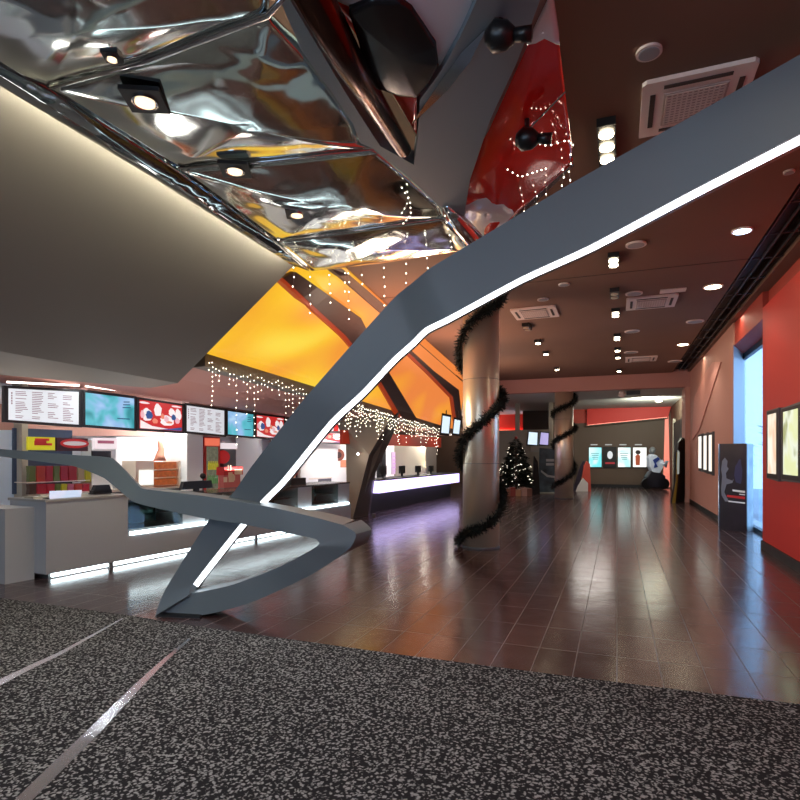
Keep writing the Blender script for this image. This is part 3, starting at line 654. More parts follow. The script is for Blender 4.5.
# ------------------------------------------------------------------ ticket desk
q0 = P(371, 514, 15.3); q1 = P(453, 496, 21.6); q0.z = q1.z = 0
UU = (q1-q0).normalized(); NN = Vector((-UU.y, UU.x, 0))
td = thing('ticket_desk', 'ticket desk with a glowing white front slab and dark base', 'desk', q0)
LT = (q1-q0).length
def tb(s0, s1, t0, t1, z0, z1, bm=None): 
    f_ = lambda s, t: q0+UU*s+NN*t+UP*z0
    return ext([f_(s0, t0), f_(s1, t0), f_(s1, t1), f_(s0, t1)], (0, 0, z1-z0), bm)
ob('lit_slab', tb(0, LT, -.25, .3, .57, .90), M_slab, td)
ob('desk_top', tb(-.02, LT+.02, -.26, .5, .90, .93), M_black, td)
ob('base', tb(.1, LT, .1, .5, 0, .57), M_black, td)
def TK(px, py, t): return hit(px, py, q0+NN*t, NN)
def ts(px, t): return (TK(px, 455, t)-q0).dot(UU)
for k, px in enumerate((383, 402, 418, 431)):
    r = thing('cash_register', ['leftmost till on the glowing ticket desk', 'second till from the left on the glowing ticket desk', 'third till from the left on the glowing ticket desk', 'rightmost till on the glowing ticket desk'][k], 'cash register', q0+UU*ts(px, .25)+UP*.93, 'tills on the counters')
    s = ts(px, .25)
    ob('monitor', tb(s-.19, s+.19, .22, .28, 1.02, 1.28 - k*.02), M_plastic, r)
    ob('stand', tb(s-.05, s+.05, .23, .27, .93, 1.02), M_plastic, r)
# back wall and fascias
TT = 2.2
struct('wall_ticket_back', tb(-.1, LT+.3, TT, TT+.1, 0, 2.23), mat('white_lit_wall', (240, 238, 232), .5))
struct('wall_ticket_end', tb(LT-.6, LT-.5, .9, TT, 0, 3.0), M_beige)
struct('trim_21', tb(-.6, LT+.2, .55, .62, 1.90, 2.27), mat('orange_red_fascia', (236, 80, 48), .5))
struct('ceiling_ticket', tb(-.1, LT+.2, .62, TT, 2.23, 2.26), M_white)
for k, (a, b_, lab) in enumerate(((376, 380.5, 'white poster with red print, leftmost behind the ticket desk'), (392, 399, 'lilac tinted poster on the wall behind the ticket desk'), (413, 420, 'white price board with grey rows behind the ticket desk'), (421, 425.5, 'narrow pale board right of the price board'))):
    pa = [TK(a, 474, TT-.05), TK(b_, 474, TT-.05), TK(b_, 452, TT-.05), TK(a, 452, TT-.05)]
    bd = thing('wall_board', lab, 'poster', pa[0], 'boards behind the ticket desk')
    ob('board', ext(pa, NN*.03), [mat('board_white', (250, 245, 245), .5, emit=.4), mat('board_lilac', (240, 205, 240), .5, emit=.5), mat('board_white', (250, 245, 245), .5), mat('board_cream', (232, 226, 214), .5, emit=.3)][k], bd)
    bm = bmesh.new()
    for j in range(5):
        z = pa[0].z+.1+j*.14; s0 = ts(a, TT-.05)+.08; s1 = ts(b_, TT-.05)-.08
        tb(s0, s1, TT-.065, TT-.05, z, z+(.03 if k else .08), bm)
    ob('print', bm, mat('print_%d' % k, [(200, 60, 60), (200, 140, 210), (150, 160, 160), (170, 150, 140)][k], .5), bd)
bm = tb(ts(384, 1.2)-.15, ts(384, 1.2)+.15, 1.2, 1.4, 0, zz(0, 0, 0) if False else 1.75); ball(q0+UU*ts(384, 1.3)+NN*1.3+UP*1.92, .12, bm, 12)
# dark column-like stand with grey head
tag(ob('ticket_printer_stand', bm, M_black), 'tall black stand with a round head behind the ticket desk', 'stand')
bmc = q0+UU*(LT-.75)+NN*.8
light('desk_uplight', 'SPOT', (bmc.x, bmc.y, 1.0), 22, (1, .85, .6), .04, aim=(bmc.x-.15, bmc.y+.35, 2.2), spot=90)
# two tilted portrait screens at the ledge end
for (a, b_, y0, y1, dd_, lab) in ((441, 451.5, 413, 436, 18.5, 'portrait screen with white picture, left of the pair by the column'), (453, 461.5, 417, 436, 18.9, 'portrait screen with pale blue picture, right of the pair by the column')):
    pa = [P(a+1, y0, dd_), P(b_, y0+2, dd_+.3), P(b_-2, y1, dd_+.2), P(a-1, y1-1, dd_-.1)]
    sc = thing('portrait_screen', lab, 'screen', pa[3], 'portrait screens')
    ob('housing', ext(pa, FW*.08), M_plastic, sc)
    ctr = sum(pa, Vector())/4
    ob('display', ext([ctr+(p-ctr)*.78-FW*.012 for p in pa], FW*.008), mat('pale_blue_display', (215, 235, 250), .4, emit=1.1), sc)
    ob('bracket', tube([P((a+b_)/2, y0+3, dd_+.1), P((a+b_)/2, y0-6, dd_+.4)], .02, 6), M_plastic, sc)

# ------------------------------------------------------------------ columns with garlands
def column(c, r, z1, lab):
    t = thing('round_column', lab, 'column', (c.x, c.y, 0))
    ob('shaft', lathe((c.x, c.y, 0), [(r, 0.02), (r, z1)], 64), M_steel, t, True)
    ob('base_ring', lathe((c.x, c.y, 0), [(r+.012, 0), (r+.012, .03)], 48), M_darkgrey, t)
    bm = bmesh.new()
    for z in (1.45, 2.9): 
        if z < z1: lathe((c.x, c.y, 0), [(r+.001, z), (r+.001, z+.006)], 48, bm)
    ob('joint_line', bm, M_darkgrey, t)
def garland(c, r, pts, lab, n=2600, fat=.085):
    # pts: list of (angle deg, z)
    bm = bmesh.new(); random.seed(n); L = len(pts)-1
    core = []
    for i in range(L*14+1):
        k = min(i//14, L-1); f_ = i/14-k
        a = math.radians(pts[k][0]+(pts[k+1][0]-pts[k][0])*f_); z = pts[k][1]+(pts[k+1][1]-pts[k][1])*f_
        core.append(Vector((c.x+math.cos(a)*(r+.05), c.y+math.sin(a)*(r+.05), z)))
    tube(core, .04, 6, bm)
    for i in range(n):
        u = random.random()*(len(core)-1.001); k = int(u); p = core[k].lerp(core[k+1], u-k)
        d_ = Vector((random.gauss(0, 1), random.gauss(0, 1), random.gauss(0, 1))).normalized()
        l = fat*random.uniform(.6, 1.15); s_ = d_.cross(Vector((random.random(), random.random(), random.random()))).normalized()*.010
        q = p+d_*l
        if (Vector((q.x-c.x, q.y-c.y))).length < r+.004: continue
        quad([p-s_, p+s_, q+s_*.5, q-s_*.5], bm)
    tag(ob('tinsel_garland', bm, M_needle), lab, 'garland', 'dark garlands wound on the columns')
c1_ = FL(481, 549.5); c1_ += Vector((c1_.x, c1_.y, 0)).normalized()*.3
c2_ = FL(564, 498.5)
column(c1_, .315, CZ, 'large brushed steel round column in the middle, wound with dark garland')
column(c2_, .33, 3.9, 'farther round steel column by the christmas tree, wound with garland')
va = math.degrees(math.atan2(-c1_.y, -c1_.x))   # angle of camera side
def gz(py, d): return H+(HOR-py)/FPX*d
D1 = (Vector((c1_.x, c1_.y, 0))).dot(FW); D2 = Vector((c2_.x, c2_.y, 0)).dot(FW)
# left side of column as seen is at angle va-90 .. right at va+90
sg = 1
def gl(c, d, rows):   # rows: (side -1..1, py)
    va = math.degrees(math.atan2(-c.y, -c.x)); return [(va+90*s, gz(py, d)) for s, py in rows]
g1 = gl(c1_, D1, [(-1, 543), (-.55, 532), (0, 526), (.55, 514), (1, 495), (1.5, 478), (2, 472), (2.6, 468), (3.0, 458), (3.45, 438), (4, 424), (4.5, 411), (5, 397), (5.6, 385), (6.2, 375), (6.7, 366), (7.0, 352), (7.5, 332), (8, 318), (8.6, 307), (9, 292), (9.6, 270), (10.3, 252)])
# wrap: sides advance so that +1 = right edge, +3 = left edge again after passing behind
garland(c1_, .315, g1, 'dark pine garland spiralling up the large near column', 11000, .125)
g2 = gl(c2_, D2, [(-1, 488), (0, 480), (1, 468), (2, 452), (3, 444), (4, 436), (5, 428), (6, 422), (7, 414), (8, 408), (9, 400), (9.6, 391)])
garland(c2_, .33, g2, 'dark pine garland spiralling up the farther column', 6000, .15)

# ------------------------------------------------------------------ grey ribbon sculpture
rb = thing('ribbon_sculpture', 'huge angular slate grey ribbon sculpture rising from the floor with a white light strip', 'sculpture', FL(175, 612))
def rails(st, sub=5, ten=.35):   # st: list of 4 rails points lists [a,b,c,d]
    bm = bmesh.new(); rs0 = st; out = []
    for i in range(len(rs0)-1):
        p0, p1, p2, p3 = rs0[max(i-1, 0)], rs0[i], rs0[i+1], rs0[min(i+2, len(rs0)-1)]
        for k in range(sub):
            t = k/sub; row = []
            for a, b_, c, d in zip(p0, p1, p2, p3):
                ta = (c-a)*ten+(c-b_)*(1-2*ten); tb_ = (d-b_)*ten+(c-b_)*(1-2*ten); l = (c-b_).length
                if ta.length > l: ta = ta.normalized()*l
                if tb_.length > l: tb_ = tb_.normalized()*l
                row.append(b_*(2*t**3-3*t*t+1)+c*(-2*t**3+3*t*t)+ta*(t**3-2*t*t+t)+tb_*(t**3-t*t))
            out.append(row)
    out.append(rs0[-1]); rs = [[bm.verts.new(p) for p in s] for s in out]
    for i in range(len(rs)-1):
        for k in range(4): bm.faces.new((rs[i][k], rs[i][(k+1) % 4], rs[i+1][(k+1) % 4], rs[i+1][k]))
    bm.faces.new(rs[0][::-1]); bm.faces.new(rs[-1]); return bm
arm = [((155, 606), (191, 590), 5.62), ((165, 590), (193, 583.5), 5.62), ((209, 519.5), (238.5, 525.5), 5.55), ((233, 493), (261, 500), 5.5), ((249, 470), (279, 482), 5.4), ((270, 442.5), (290, 469), 5.3), ((300, 404), (330, 420), 5.15), ((340, 358), (361, 391), 5.05), ((372, 322), (392, 358), 4.95), ((396, 296), (411, 341), 4.88), ((412, 283), (425, 327.5), 4.8), ((432, 267), (448, 316), 4.7), ((500, 226), (520, 277), 4.5), ((570, 184), (590, 244.5), 4.3), ((665, 131), (690, 191), 4.0), ((800, 54.5), (815, 126), 3.55), ((880, 9), (900, 82), 3.25)]
def perp(i):
    a = arm[max(i-1, 0)]; b = arm[min(i+1, len(arm)-1)]
    dx = b[1][0]-a[1][0]; dy = b[1][1]-a[1][1]; l = math.hypot(dx, dy); return (-dy/l, dx/l)
st = []; led = []
for i, (u_, l_, d) in enumerate(arm):
    nx, ny = perp(i)
    if nx < 0 and ny < 0: nx, ny = -nx, -ny
    wd = 8.0+ max(0, (l_[0]-500)/300*5)
    th = .32
    Uf, Lf = P(*u_, d), P(*l_, d); Lb = P(l_[0]+nx*wd, l_[1]+ny*wd, d+th); Ub = P(u_[0]+nx*4, u_[1]+ny*4, d+th)
    if i == 0: 
        Uf.z = .0; Lf = P(197, 616, 5.6); Lf.z = 0; Lb = P(205, 610, 5.95); Lb.z = 0; Ub = P(165, 605, 5.95); Ub.z = 0
        Lf = P(188, 596, 5.6); 
    st.append([Uf, Lf, Lb, Ub])
    if i >= 1:
        o_ = P(l_[0]+nx*30, l_[1]+ny*30, d+th/2)-P(l_[0], l_[1], d+th/2); o_ = o_.normalized()*.006
        led.append((Lf.lerp(Lb, .10)+o_, Lf.lerp(Lb, .66)+o_, Lf.lerp(Lb, .66)-o_, Lf.lerp(Lb, .10)-o_))
sharp(ob('main_arm', rails(st), M_slate, rb))
ob('arm_light_strip', rails(led), M_led, rb)
# upper loop band running left
lb = [((-60, 444), (-60, 450), 6.9), ((0, 449), (0, 456.5), 6.5), ((75, 455), (73, 466), 6.1), ((113, 458.5), (104, 478), 5.85), ((141, 488), (132, 501), 5.6), ((152, 490), (147, 506), 5.55), ((200, 495.5), (200, 517.5), 5.35), ((230, 500), (242, 524), 5.28), ((275, 508), (290, 533.6), 5.22), ((320, 518.6), (316, 539), 5.2), ((343, 525), (319.5, 543.5), 5.2)]
low = [((356, 534), (319.5, 543.8), 5.2), ((350, 548), (316, 547), 5.2), ((330, 563), (302, 555.5), 5.25), ((308, 576.5), (281, 566), 5.3), ((260, 599), (257, 576), 5.42), ((230, 609), (230, 585.5), 5.5), ((200, 615.5), (205, 591), 5.6), ((172, 616.5), (184, 594), 5.66), ((156, 612), (165, 590), 5.7)]
st = []
for i, (u_, l_, d) in enumerate(lb):
    th = .42 if i > 2 else .3
    Uf, Lf = P(*u_, d), P(*l_, d)
    # horizontal slab: back edge further away at the same height, shifted
    bkv = (P(*u_, d+th)-P(*u_, d)); bkv.z = 0; bkv += RT*(.12 if i >= len(lb)-2 else .04 if i > 6 else 0)
    st.append([Uf, Lf, Lf+bkv, Uf+bkv])
sharp(ob('upper_band', rails(st, 5, .2), M_slate, rb))
st = []
for i, (u_, l_, d) in enumerate(low):
    Uf, Lf = P(*u_, d), P(*l_, d); bkv = FW*.30+RT*(.13 if i < 2 else .04)
    if Uf.z < .01 or i >= 7: Uf.z = max(Uf.z, .004)
    st.append([Uf, Lf, Lf+bkv, Uf+bkv])
st.insert(0, [P(343, 525, 5.2), P(319.5, 543.5, 5.2), P(319.5, 543.5, 5.2)+FW*.42+RT*.14, P(343, 525, 5.2)+FW*.42+RT*.14])
sharp(ob('lower_band', rails(st), M_slate, rb))
# dark foot plate
ob('foot_plate', ext([FL(157, 617), FL(200, 619), FL(206, 611), FL(165, 608)], UP*.02), M_black, rb)

# ------------------------------------------------------------------ mirror canopy
ZK = 4.08
cn = thing('mirror_canopy', 'faceted ceiling canopy of rippled silver and red mirror panels with grey ribs', 'canopy', (0, 0, 0))
def ck(px, py, dz=0): return PZ(px, py, ZK+dz)
def bulge(name, pix, m, amp=.06, dz=0, rip=.03, rs=1.2, seed=0, th=True):
    loop = []
    pts = [ck(x, y, dz) for x, y in pix]; n = len(pts)
    for i in range(n):
        for k in range(8): loop.append(pts[i].lerp(pts[(i+1) % n], k/8))
    c = sum(pts, Vector())/n; bm = bmesh.new(); R = 18; rings = []
    cv = bm.verts.new(c-UP*amp)
    for r in range(1, R+1):
        t = r/R; ring = []
        for p in loop:
            q = c.lerp(p, t); e_ = min(1, (1-t)*4)
            z = -amp*(1-t*t) + rip*e_*noise.noise(Vector((q.x*rs+seed, q.y*rs, seed)))
            ring.append(bm.verts.new(q+UP*z))
        rings.append(ring)
    L = len(loop)
    for k in range(L):
        bm.faces.new((cv, rings[0][k], rings[0][(k+1) % L]))
        for r in range(R-1): bm.faces.new((rings[r][k], rings[r+1][k], rings[r+1][(k+1) % L], rings[r][(k+1) % L]))
    top = [bm.verts.new(v.co+UP*.05) for v in rings[-1]]
    for k in range(L): bm.faces.new((rings[-1][k], top[k], top[(k+1) % L], rings[-1][(k+1) % L]))
    o = ob(name, bm, m, cn, True); return o
bulge('mirror_panel', [(-150, -70), (-40, 40), (20, 76), (45, 86), (150, 58), (268, 14), (275, -60), (60, -160)], M_mirror, .10, seed=1)
bulge('mirror_panel', [(50, 89), (150, 60), (268, 17), (301, 52), (330, 92), (352, 124), (358, 143), (372, 148), (270, 160), (176, 167), (110, 126)], M_mirror, .10, seed=4)
bulge('mirror_panel', [(180, 170), (280, 163), (374, 151), (408, 178), (440, 207), (444, 217), (350, 230), (276, 240), (228, 205)], M_mirror, .09, seed=9)
bulge('mirror_panel', [(279, 243), (350, 233), (445, 220), (462, 236), (470, 250), (380, 264), (312, 271)], M_mirror, .05, seed=12)
bulge('mirror_gutter', [(-150, -20), (-40, 42), (48, 90), (110, 130), (178, 172), (228, 208), (276, 243), (309, 271), (290, 264), (150, 176), (0, 86)], mirror_mat('mirror_film_gutter', (150, 158, 162), .07, 2.5, .3, .08), .03, rip=.008, rs=2)
bulge('red_mirror_panel', [(320, -60), (330, 0), (372, 60), (417, 138), (419, 102), (442, 68), (462, 34), (477, 0), (500, -60)], M_mirred, .08, dz=.05, seed=21)
bulge('red_mirror_panel', [(546, 0), (553, 0), (561, 60), (572, 150), (570, 165), (524, 208), (482, 246), (462, 226), (445, 200), (487, 130), (507, 85), (525, 45)], M_mirred, .05, dz=.05, seed=30)
bulge('red_mirror_panel', [(560, -70), (553, -2), (546, -2), (580, -70)], M_mirred, .01, dz=.05, seed=33)
bulge('pale_reflection_patch', [(548, -1), (553, -1), (560, 45), (545, 38), (534, 44), (523, 46), (535, 22)], M_palerefl, .01, dz=.035, seed=41)  # white-blue mirror reflections built as pale patches
bulge('pale_reflection_patch', [(462, 226), (482, 246), (500, 230), (514, 214), (508, 200), (494, 196), (486, 185), (474, 192), (462, 204)], M_palerefl, .02, dz=.03, seed=42)
bulge('pale_reflection_patch', [(322, -40), (330, -2), (352, 8), (372, 4), (400, 2), (414, 12), (432, 40), (440, 66), (462, 34), (478, -2), (492, -40)], M_palerefl, .03, dz=.0, seed=43, rip=.01)
bulge('dark_reflection_patch', [(349, 14), (372, 2), (400, 2), (412, 10), (424, 28), (436, 48), (438, 66), (428, 84), (416, 98), (398, 96), (376, 88), (366, 72), (358, 40)], mat('dark_reflection_paint', (16, 16, 22), .25), .03, dz=-.06, seed=44, rip=.0)  # dark reflection in the canopy painted as a black patch
# grey rib plates between the panels
bm = ext([ck(*p, -.03) for p in ((255, -60), (301, 50), (330, 90), (353, 124), (360, 143), (374, 149), (410, 178), (442, 208), (452, 222), (462, 228), (458, 205), (414, 165), (380, 146), (345, 92), (290, 0), (275, -60))], UP*.12)
ob('grey_rib', bm, M_slate2, cn)
bm = ext([ck(*p, -.05) for p in ((500, -60), (477, 0), (460, 37), (442, 70), (420, 100), (418, 135), (414, 165), (442, 195), (462, 228), (470, 180), (490, 120), (518, 60), (540, 0), (570, -60))], UP*.14)
ob('grey_rib', bm, M_slate2, cn)
A_ = [ck(*p, -.05) for p in ((570, -60), (540, 0), (518, 60), (490, 120), (470, 180), (462, 228))]; B_ = [ck(*p, .05) for p in ((590, -60), (548, 0), (527, 47), (489, 130), (464, 174), (448, 204))]
bm = bmesh.new()
for i in range(5): quad([A_[i], A_[i+1], B_[i+1], B_[i]], bm)
ob('rib_bevel', bm, mat('rib_shade_brown', (98, 84, 76), .5), cn)  # brown colour carries the shadow on the rib's right face
ob('bronze_tube', tube([ck(300, -30, -.10), ck(345, 55, -.10), ck(404, 150, -.02)], .09, 20, None, [.10, .095, .06]), M_bronze, cn, True)
ob('mirror_sliver', ext([ck(*p, -.06) for p in ((487, 28), (470, 62), (448, 90), (412, 124), (436, 88), (462, 52))], UP*.008), M_chrome, cn)
ob('steel_edge', ext([ck(*p, .03) for p in ((573, 163), (574, 166), (527, 211), (484, 250), (481, 247), (524, 207))], UP*.05), M_chrome, cn)
ob('steel_edge', ext([ck(*p, .02) for p in ((508, 152), (512, 150), (472, 195), (455, 212), (460, 204))], UP*.02), M_chrome, cn)
ob('steel_edge', tube([ck(565, 92, .03), ck(528, 130, .0)], .006, 6), M_chrome, cn)
ob('steel_edge', tube([ck(50, 88, -.02), ck(150, 59, -.02), ck(268, 15, -.02), ck(300, -20, -.02)], .025, 8, None, [.01, .025, .02, .01]), M_chrome, cn, True)
ob('steel_edge', tube([ck(178, 168, -.02), ck(270, 161, -.02), ck(374, 149, -.02)], .012, 8), M_chrome, cn, True)
ob('steel_edge', tube([ck(277, 241, -.02), ck(350, 231, -.02), ck(445, 218, -.02)], .012, 8), M_chrome, cn, True)
ob('tip_tube', tube([ck(446, 205, -.02), ck(462, 226, -.10), ck(490, 258, -.3)], .06, 12, None, [.04, .09, .10]), M_chrome, cn, True)
# canopy downlights
def sqlamp(px, py, lab, s=.13):
    c = ck(px, py, -.10 if s < .1 else -.075)
    t = thing('square_downlight', lab, 'downlight', c, 'square downlights in the mirror canopy')
    ob('plate', obox(c, (1, .5), s, s, c.z, c.z+.03), M_black, t)
    ob('bezel', lathe(c, [(s*.62, -.004), (s*.66, -.012), (s*.66, 0)], 20), M_chrome, t)
    ob('lamp', lathe(c, [(s*.5, -.014), (s*.5, -.006)], 20), mat('halogen_lamp', (255, 240, 215), .4, emit=2.0, ecol=(255, 225, 180)), t)
    light('canopy_lamp', 'SPOT', c-UP*.03, 60, (1, .95, .88), .06, aim=c-UP*2+Vector((.3, -.5, 0)), spot=110)
sqlamp(145, 102, 'square black downlight nearest the viewer in the mirror canopy')
sqlamp(235, 171, 'middle square black downlight in the mirror canopy', .12)
sqlamp(297, 215, 'smallest looking square downlight, farthest back in the mirror canopy', .11)
sqlamp(112, 58, 'dark eyelet fitting on the upper left mirror panel', .05)
# spot fittings under the ribs
def fitting(px, py, dz, lab, s=1.0):
    c = ck(px, py, dz); t = thing('projector_lamp', lab, 'lamp', c, 'dark lamp fittings under the canopy')
    dr = (RT*.9-FW*.3-UP*.15).normalized()
    ob('housing', tube([c-dr*.10*s, c-dr*.04*s, c+dr*.05*s, c+dr*.10*s], .1, 14, None, [.05*s, .105*s, .09*s, .05*s]), M_plastic, t, True)
    ob('snout', tube([c+dr*.09*s, c+dr*.22*s], .05, 14, None, [.045*s, .052*s]), M_plastic, t, True)
    ob('bracket', tube([c+UP*.05, c+UP*(-dz+.05)], .02, 6), M_plastic, t)
fitting(500, 36, -.14, 'dark lamp with a stubby snout under the grey canopy rib', .8)
fitting(527, 139, -.14, 'dark blocky lamp under the red mirror panel', .8)
c = ck(527, 139, -.14); 

# ------------------------------------------------------------------ fairy lights
bulbme = None
def strand(top, n, gap, lab, grp, cat='fairy lights', parts=True, sway=.01, r=.0065):
    global bulbme
    t = thing('light_strand', lab, cat, top, grp)
    pts = []
    for k in range(n+1):
        pts.append(top+Vector((random.uniform(-sway, sway), random.uniform(-sway, sway), -k*gap)))
    pts = [top]+[p for p in pts[1:]]
    o = ob('wire', tube(pts, .0022, 3), M_wire, t)
    for k in range(1, n+1):
        if bulbme is None:
            bm = ball((0, 0, 0), 1, None, 6); bulbme = D.meshes.new('bulb'); bm.to_mesh(bulbme); bm.free(); bulbme.materials.append(M_bulb)
        b = D.objects.new('bulb', bulbme); C.objects.link(b); b.parent = t; b.location = pts[k]-top; b.scale = (r, r, r*1.2)
def strand1(top, n, gap, lab, grp, r):
    bm = tube([top, top-UP*(n*gap)], .0025, 3); me_n = len(bm.faces)
    for k in range(1, n+1): ball(top+Vector((random.uniform(-.02, .02), random.uniform(-.02, .02), -k*gap)), r, bm, 6)
    me = ob('light_strand', bm, [M_wire, M_bulb])
    for i, p in enumerate(me.data.polygons): p.material_index = 0 if i < me_n else 1
    tag(me, lab, 'fairy lights', grp)
random.seed(21)
GR = 'fairy light strands hanging from the grey ledge'
for i in range(34):      # near part of the ledge, strands hang in front
    px = 209+i*(328-209)/34; f_ = (px-207)/(458-207)
    ytop = 353+f_*(430.5-353)
    tp = hit(px, ytop+random.uniform(1, 9), L0+Vector((.03, 0, 0)), Vector(((L1-L0).y, -(L1-L0).x, 0)).normalized())
    ln = random.choice([10, 3, 6, 2, 8, 4, 2, 1])
    strand(tp+Vector((-.006, 0, 0)), ln, random.uniform(.075, .13), 'fairy light strand hanging from the left half of the grey ledge', GR)
GR2 = 'dense far fairy light strands at the ledge end'
for i in range(80):
    px = 338+i*(440-338)/80; f_ = (px-207)/(458-207); ytop = 353+f_*(430.5-353)
    tp = hit(px, ytop+random.uniform(1, 3), L0+Vector((.03, 0, 0)), Vector(((L1-L0).y, -(L1-L0).x, 0)).normalized())
    strand1(tp+Vector((-.004, 0, 0)), random.choice((2, 3, 4, 5, 6, 7)), random.uniform(.08, .13), 'fairy light strand in the dense cluster on the far half of the ledge', GR2, .0085)
GR3 = 'fairy light strands hanging from the canopy rim'
for px, py, n in ((293, 262, 3), (310, 272, 5), (330, 270, 4), (349, 268, 6), (384, 262, 5), (406, 258, 4), (427, 252, 3), (362, 270, 2), (345, 268, 3)):
    strand(ck(px, py-3)+UP*.012, n, .12, 'fairy light strand hanging from the rear rim of the mirror canopy', GR3, r=.007)
for px, py, n in ((536, 200, 2), (525, 208, 3), (563, 165, 5), (570, 150, 5), (547, 190, 2)):
    strand(ck(px, py-2, .05)+UP*.012, n, .07, 'fairy light strand hanging from the right rim of the red mirror panel', 'fairy light strands on the right canopy rim', r=.006)
# draped lines under the panels
def drape(pix, lab):
    top = ck(*pix[0], -.12); t = thing('light_strand', lab, 'fairy lights', top)
    pts = [ck(x, y, -.12) for x, y in pix]
    ob('wire', tube(pts, .0025, 3), M_wire, t)
    for i in range(len(pts)-1):
        for k in range(3):
            b = D.objects.new('bulb', bulbme); C.objects.link(b); b.parent = t; b.location = pts[i].lerp(pts[i+1], (k+.5)/3)-top; b.scale = (.006, .006, .006)
drape([(400, 185), (410, 200), (411, 215), (402, 225)], 'short curved fairy light string under the silver panel left of the rib')
drape([(444, 212), (449, 232), (452, 250)], 'fairy light string beside the canopy tip, left side')
drape([(505, 168), (520, 177), (535, 172), (548, 168)], 'fairy light string draped across the red mirror panel')
drape([(532, 142), (548, 146), (568, 140), (574, 146)], 'fairy light string from the dark lamp to the panel corner')

# ------------------------------------------------------------------ ceiling fittings
def cp(px, py, z=CZ): return PZ(px, py, z)
def cassette(px, py, w_, l_, lab):
    c = cp(px, py, CZ-.03); t = thing('ceiling_air_vent', lab, 'air vent', c, 'square air conditioning vents')
    X, Y = c.x, c.y
    ob('frame', ext([(X-w_+.03, Y-l_, CZ-.035), (X+w_-.03, Y-l_, CZ-.035), (X+w_, Y-l_+.03, CZ-.035), (X+w_, Y+l_, CZ-.035), (X-w_, Y+l_, CZ-.035), (X-w_, Y-l_+.03, CZ-.035)], (0, 0, .033)), M_vent, t)
    ob('grille', box(X-w_*.58, X+w_*.58, Y-l_*.58, Y+l_*.58, CZ-.045, CZ-.034), M_ventg, t)
    bm = bmesh.new()
    for k in range(12): x = X-w_*.52+k*w_*1.04/11; box(x-.006, x+.006, Y-l_*.54, Y+l_*.54, CZ-.049, CZ-.044, bm)
    for k in range(12): y = Y-l_*.52+k*l_*1.04/11; box(X-w_*.54, X+w_*.54, y-.006, y+.006, CZ-.049, CZ-.044, bm)
    ob('grille_bars', bm, M_vent, t)
    for a, b_, c_, d_ in ((-.6, .6, -.84, -.74), (-.6, .6, .74, .84), (-.84, -.74, -.6, .6), (.74, .84, -.6, .6)):
        ob('slot', box(X+a*w_, X+b_*w_, Y+c_*l_, Y+d_*l_, CZ-.041, CZ-.034), M_ventd, t)
cassette(693, 103, .38, .38, 'large square air vent at upper right, partly behind the ribbon')
cassette(535, 313.5, .42, .42, 'air vent left of the track lights')
cassette(651, 303, .42, .42, 'air vent right of the track lights, middle distance')
cassette(641, 359.5, .42, .42, 'farthest small looking air vent near the pink beam')
def disc(px, py, r, m, lab, grp, lit=0, col=(1, .9, .75)):
    c = cp(px, py, CZ); t = thing('round_downlight' if lit else 'round_ceiling_speaker', lab, 'downlight' if lit else 'ceiling speaker', c, grp)
    ob('ring', lathe((c.x, c.y, CZ-.02), [(r*.8, 0), (r, .0), (r, .019)], 28), M_vent, t)
    ob('lamp' if lit else 'grille', lathe((c.x, c.y, CZ-.024), [(r*.8, 0), (r*.8, .01)], 28), m, t)
    if lit: light('downlight', 'SPOT', (c.x, c.y, CZ-.05), lit, col, .08, aim=(c.x, c.y, 0), spot=125)
M_spk = mat('speaker_mesh', (150, 150, 155), .6)
for px, py, r, lab in ((649, 51, .085, 'round grey ceiling speaker nearest the viewer'), (636, 244, .13, 'flat round ceiling disc just below the ribbon'), (634, 293, .14, 'round ceiling disc left of the middle vent'), (632, 331, .16, 'round ceiling disc beyond the middle vent'), (695, 321, .17, 'round ceiling disc between the two lit right downlights'), (543, 299, .10, 'small ceiling disc above the left vent'), (631, 352, .18, 'thin round ceiling disc left of the farthest vent'), (675, 361, .2, 'round ceiling disc near the right wall before the beam'), (564, 284, .09, 'tiny ceiling disc left of the track lights'), (789, 171, .05, 'tiny ceiling disc near the right frame edge')):
    disc(px, py, r, M_spk, lab, 'round ceiling speakers')
for px, py, m, pw, col, lab in ((742, 230, M_cool, 20, (.75, .87, 1), 'cool blue white round downlight nearest on the right'), (713, 286, M_warm, 25, (1, .85, .65), 'warm lit round downlight, second along the right side'), (683, 344, M_warm, 40, (1, .9, .8), 'farthest warm lit round downlight along the right side')):
    disc(px, py, .12 if px > 730 else .15, m, lab, 'lit round downlights', pw, col)
c = cp(673, 290); tag(ob('ceiling_hatch', box(c.x-.2, c.x+.2, c.y-.1, c.y+.1, CZ-.02, CZ-.001), M_vent), 'small flat rectangular plate above the middle vent', 'ceiling plate')
def track(px, py, n, lab, lit=True, pw=18, dx=0):
    c = cp(px, py, CZ-.06); t = thing('track_light', lab, 'spotlight', (c.x, c.y, CZ), 'spotlight modules in the ceiling rows')
    L = .11*n
    ob('housing', box(c.x-.075, c.x+.075, c.y-L-.02, c.y+L+.02, CZ-.07, CZ-.001), M_plastic, t)
    for k in range(n):
        y = c.y-L+.11+k*.22
        ob('lamp', lathe((c.x, y, CZ-.09), [(.035, 0), (.06, .002), (.06, .022)], 14), M_warm if (lit and not (n == 4 and k == n-1)) else M_steel, t)
    if lit: light('track_lamp', 'SPOT', (c.x, c.y, CZ-.12), pw, (1, .9, .75), .06, aim=(c.x, c.y, 0), spot=95)
track(607, 152, 4, 'four lamp spotlight module just above the ribbon', pw=20)
track(613.5, 262, 2, 'bright two lamp spotlight module below the ribbon', pw=20)
track(614.5, 295, 2, 'grey unlit spotlight box behind the bright pair', False)
track(615.5, 314, 2, 'dim spotlight module fourth along the centre row', True, 14)
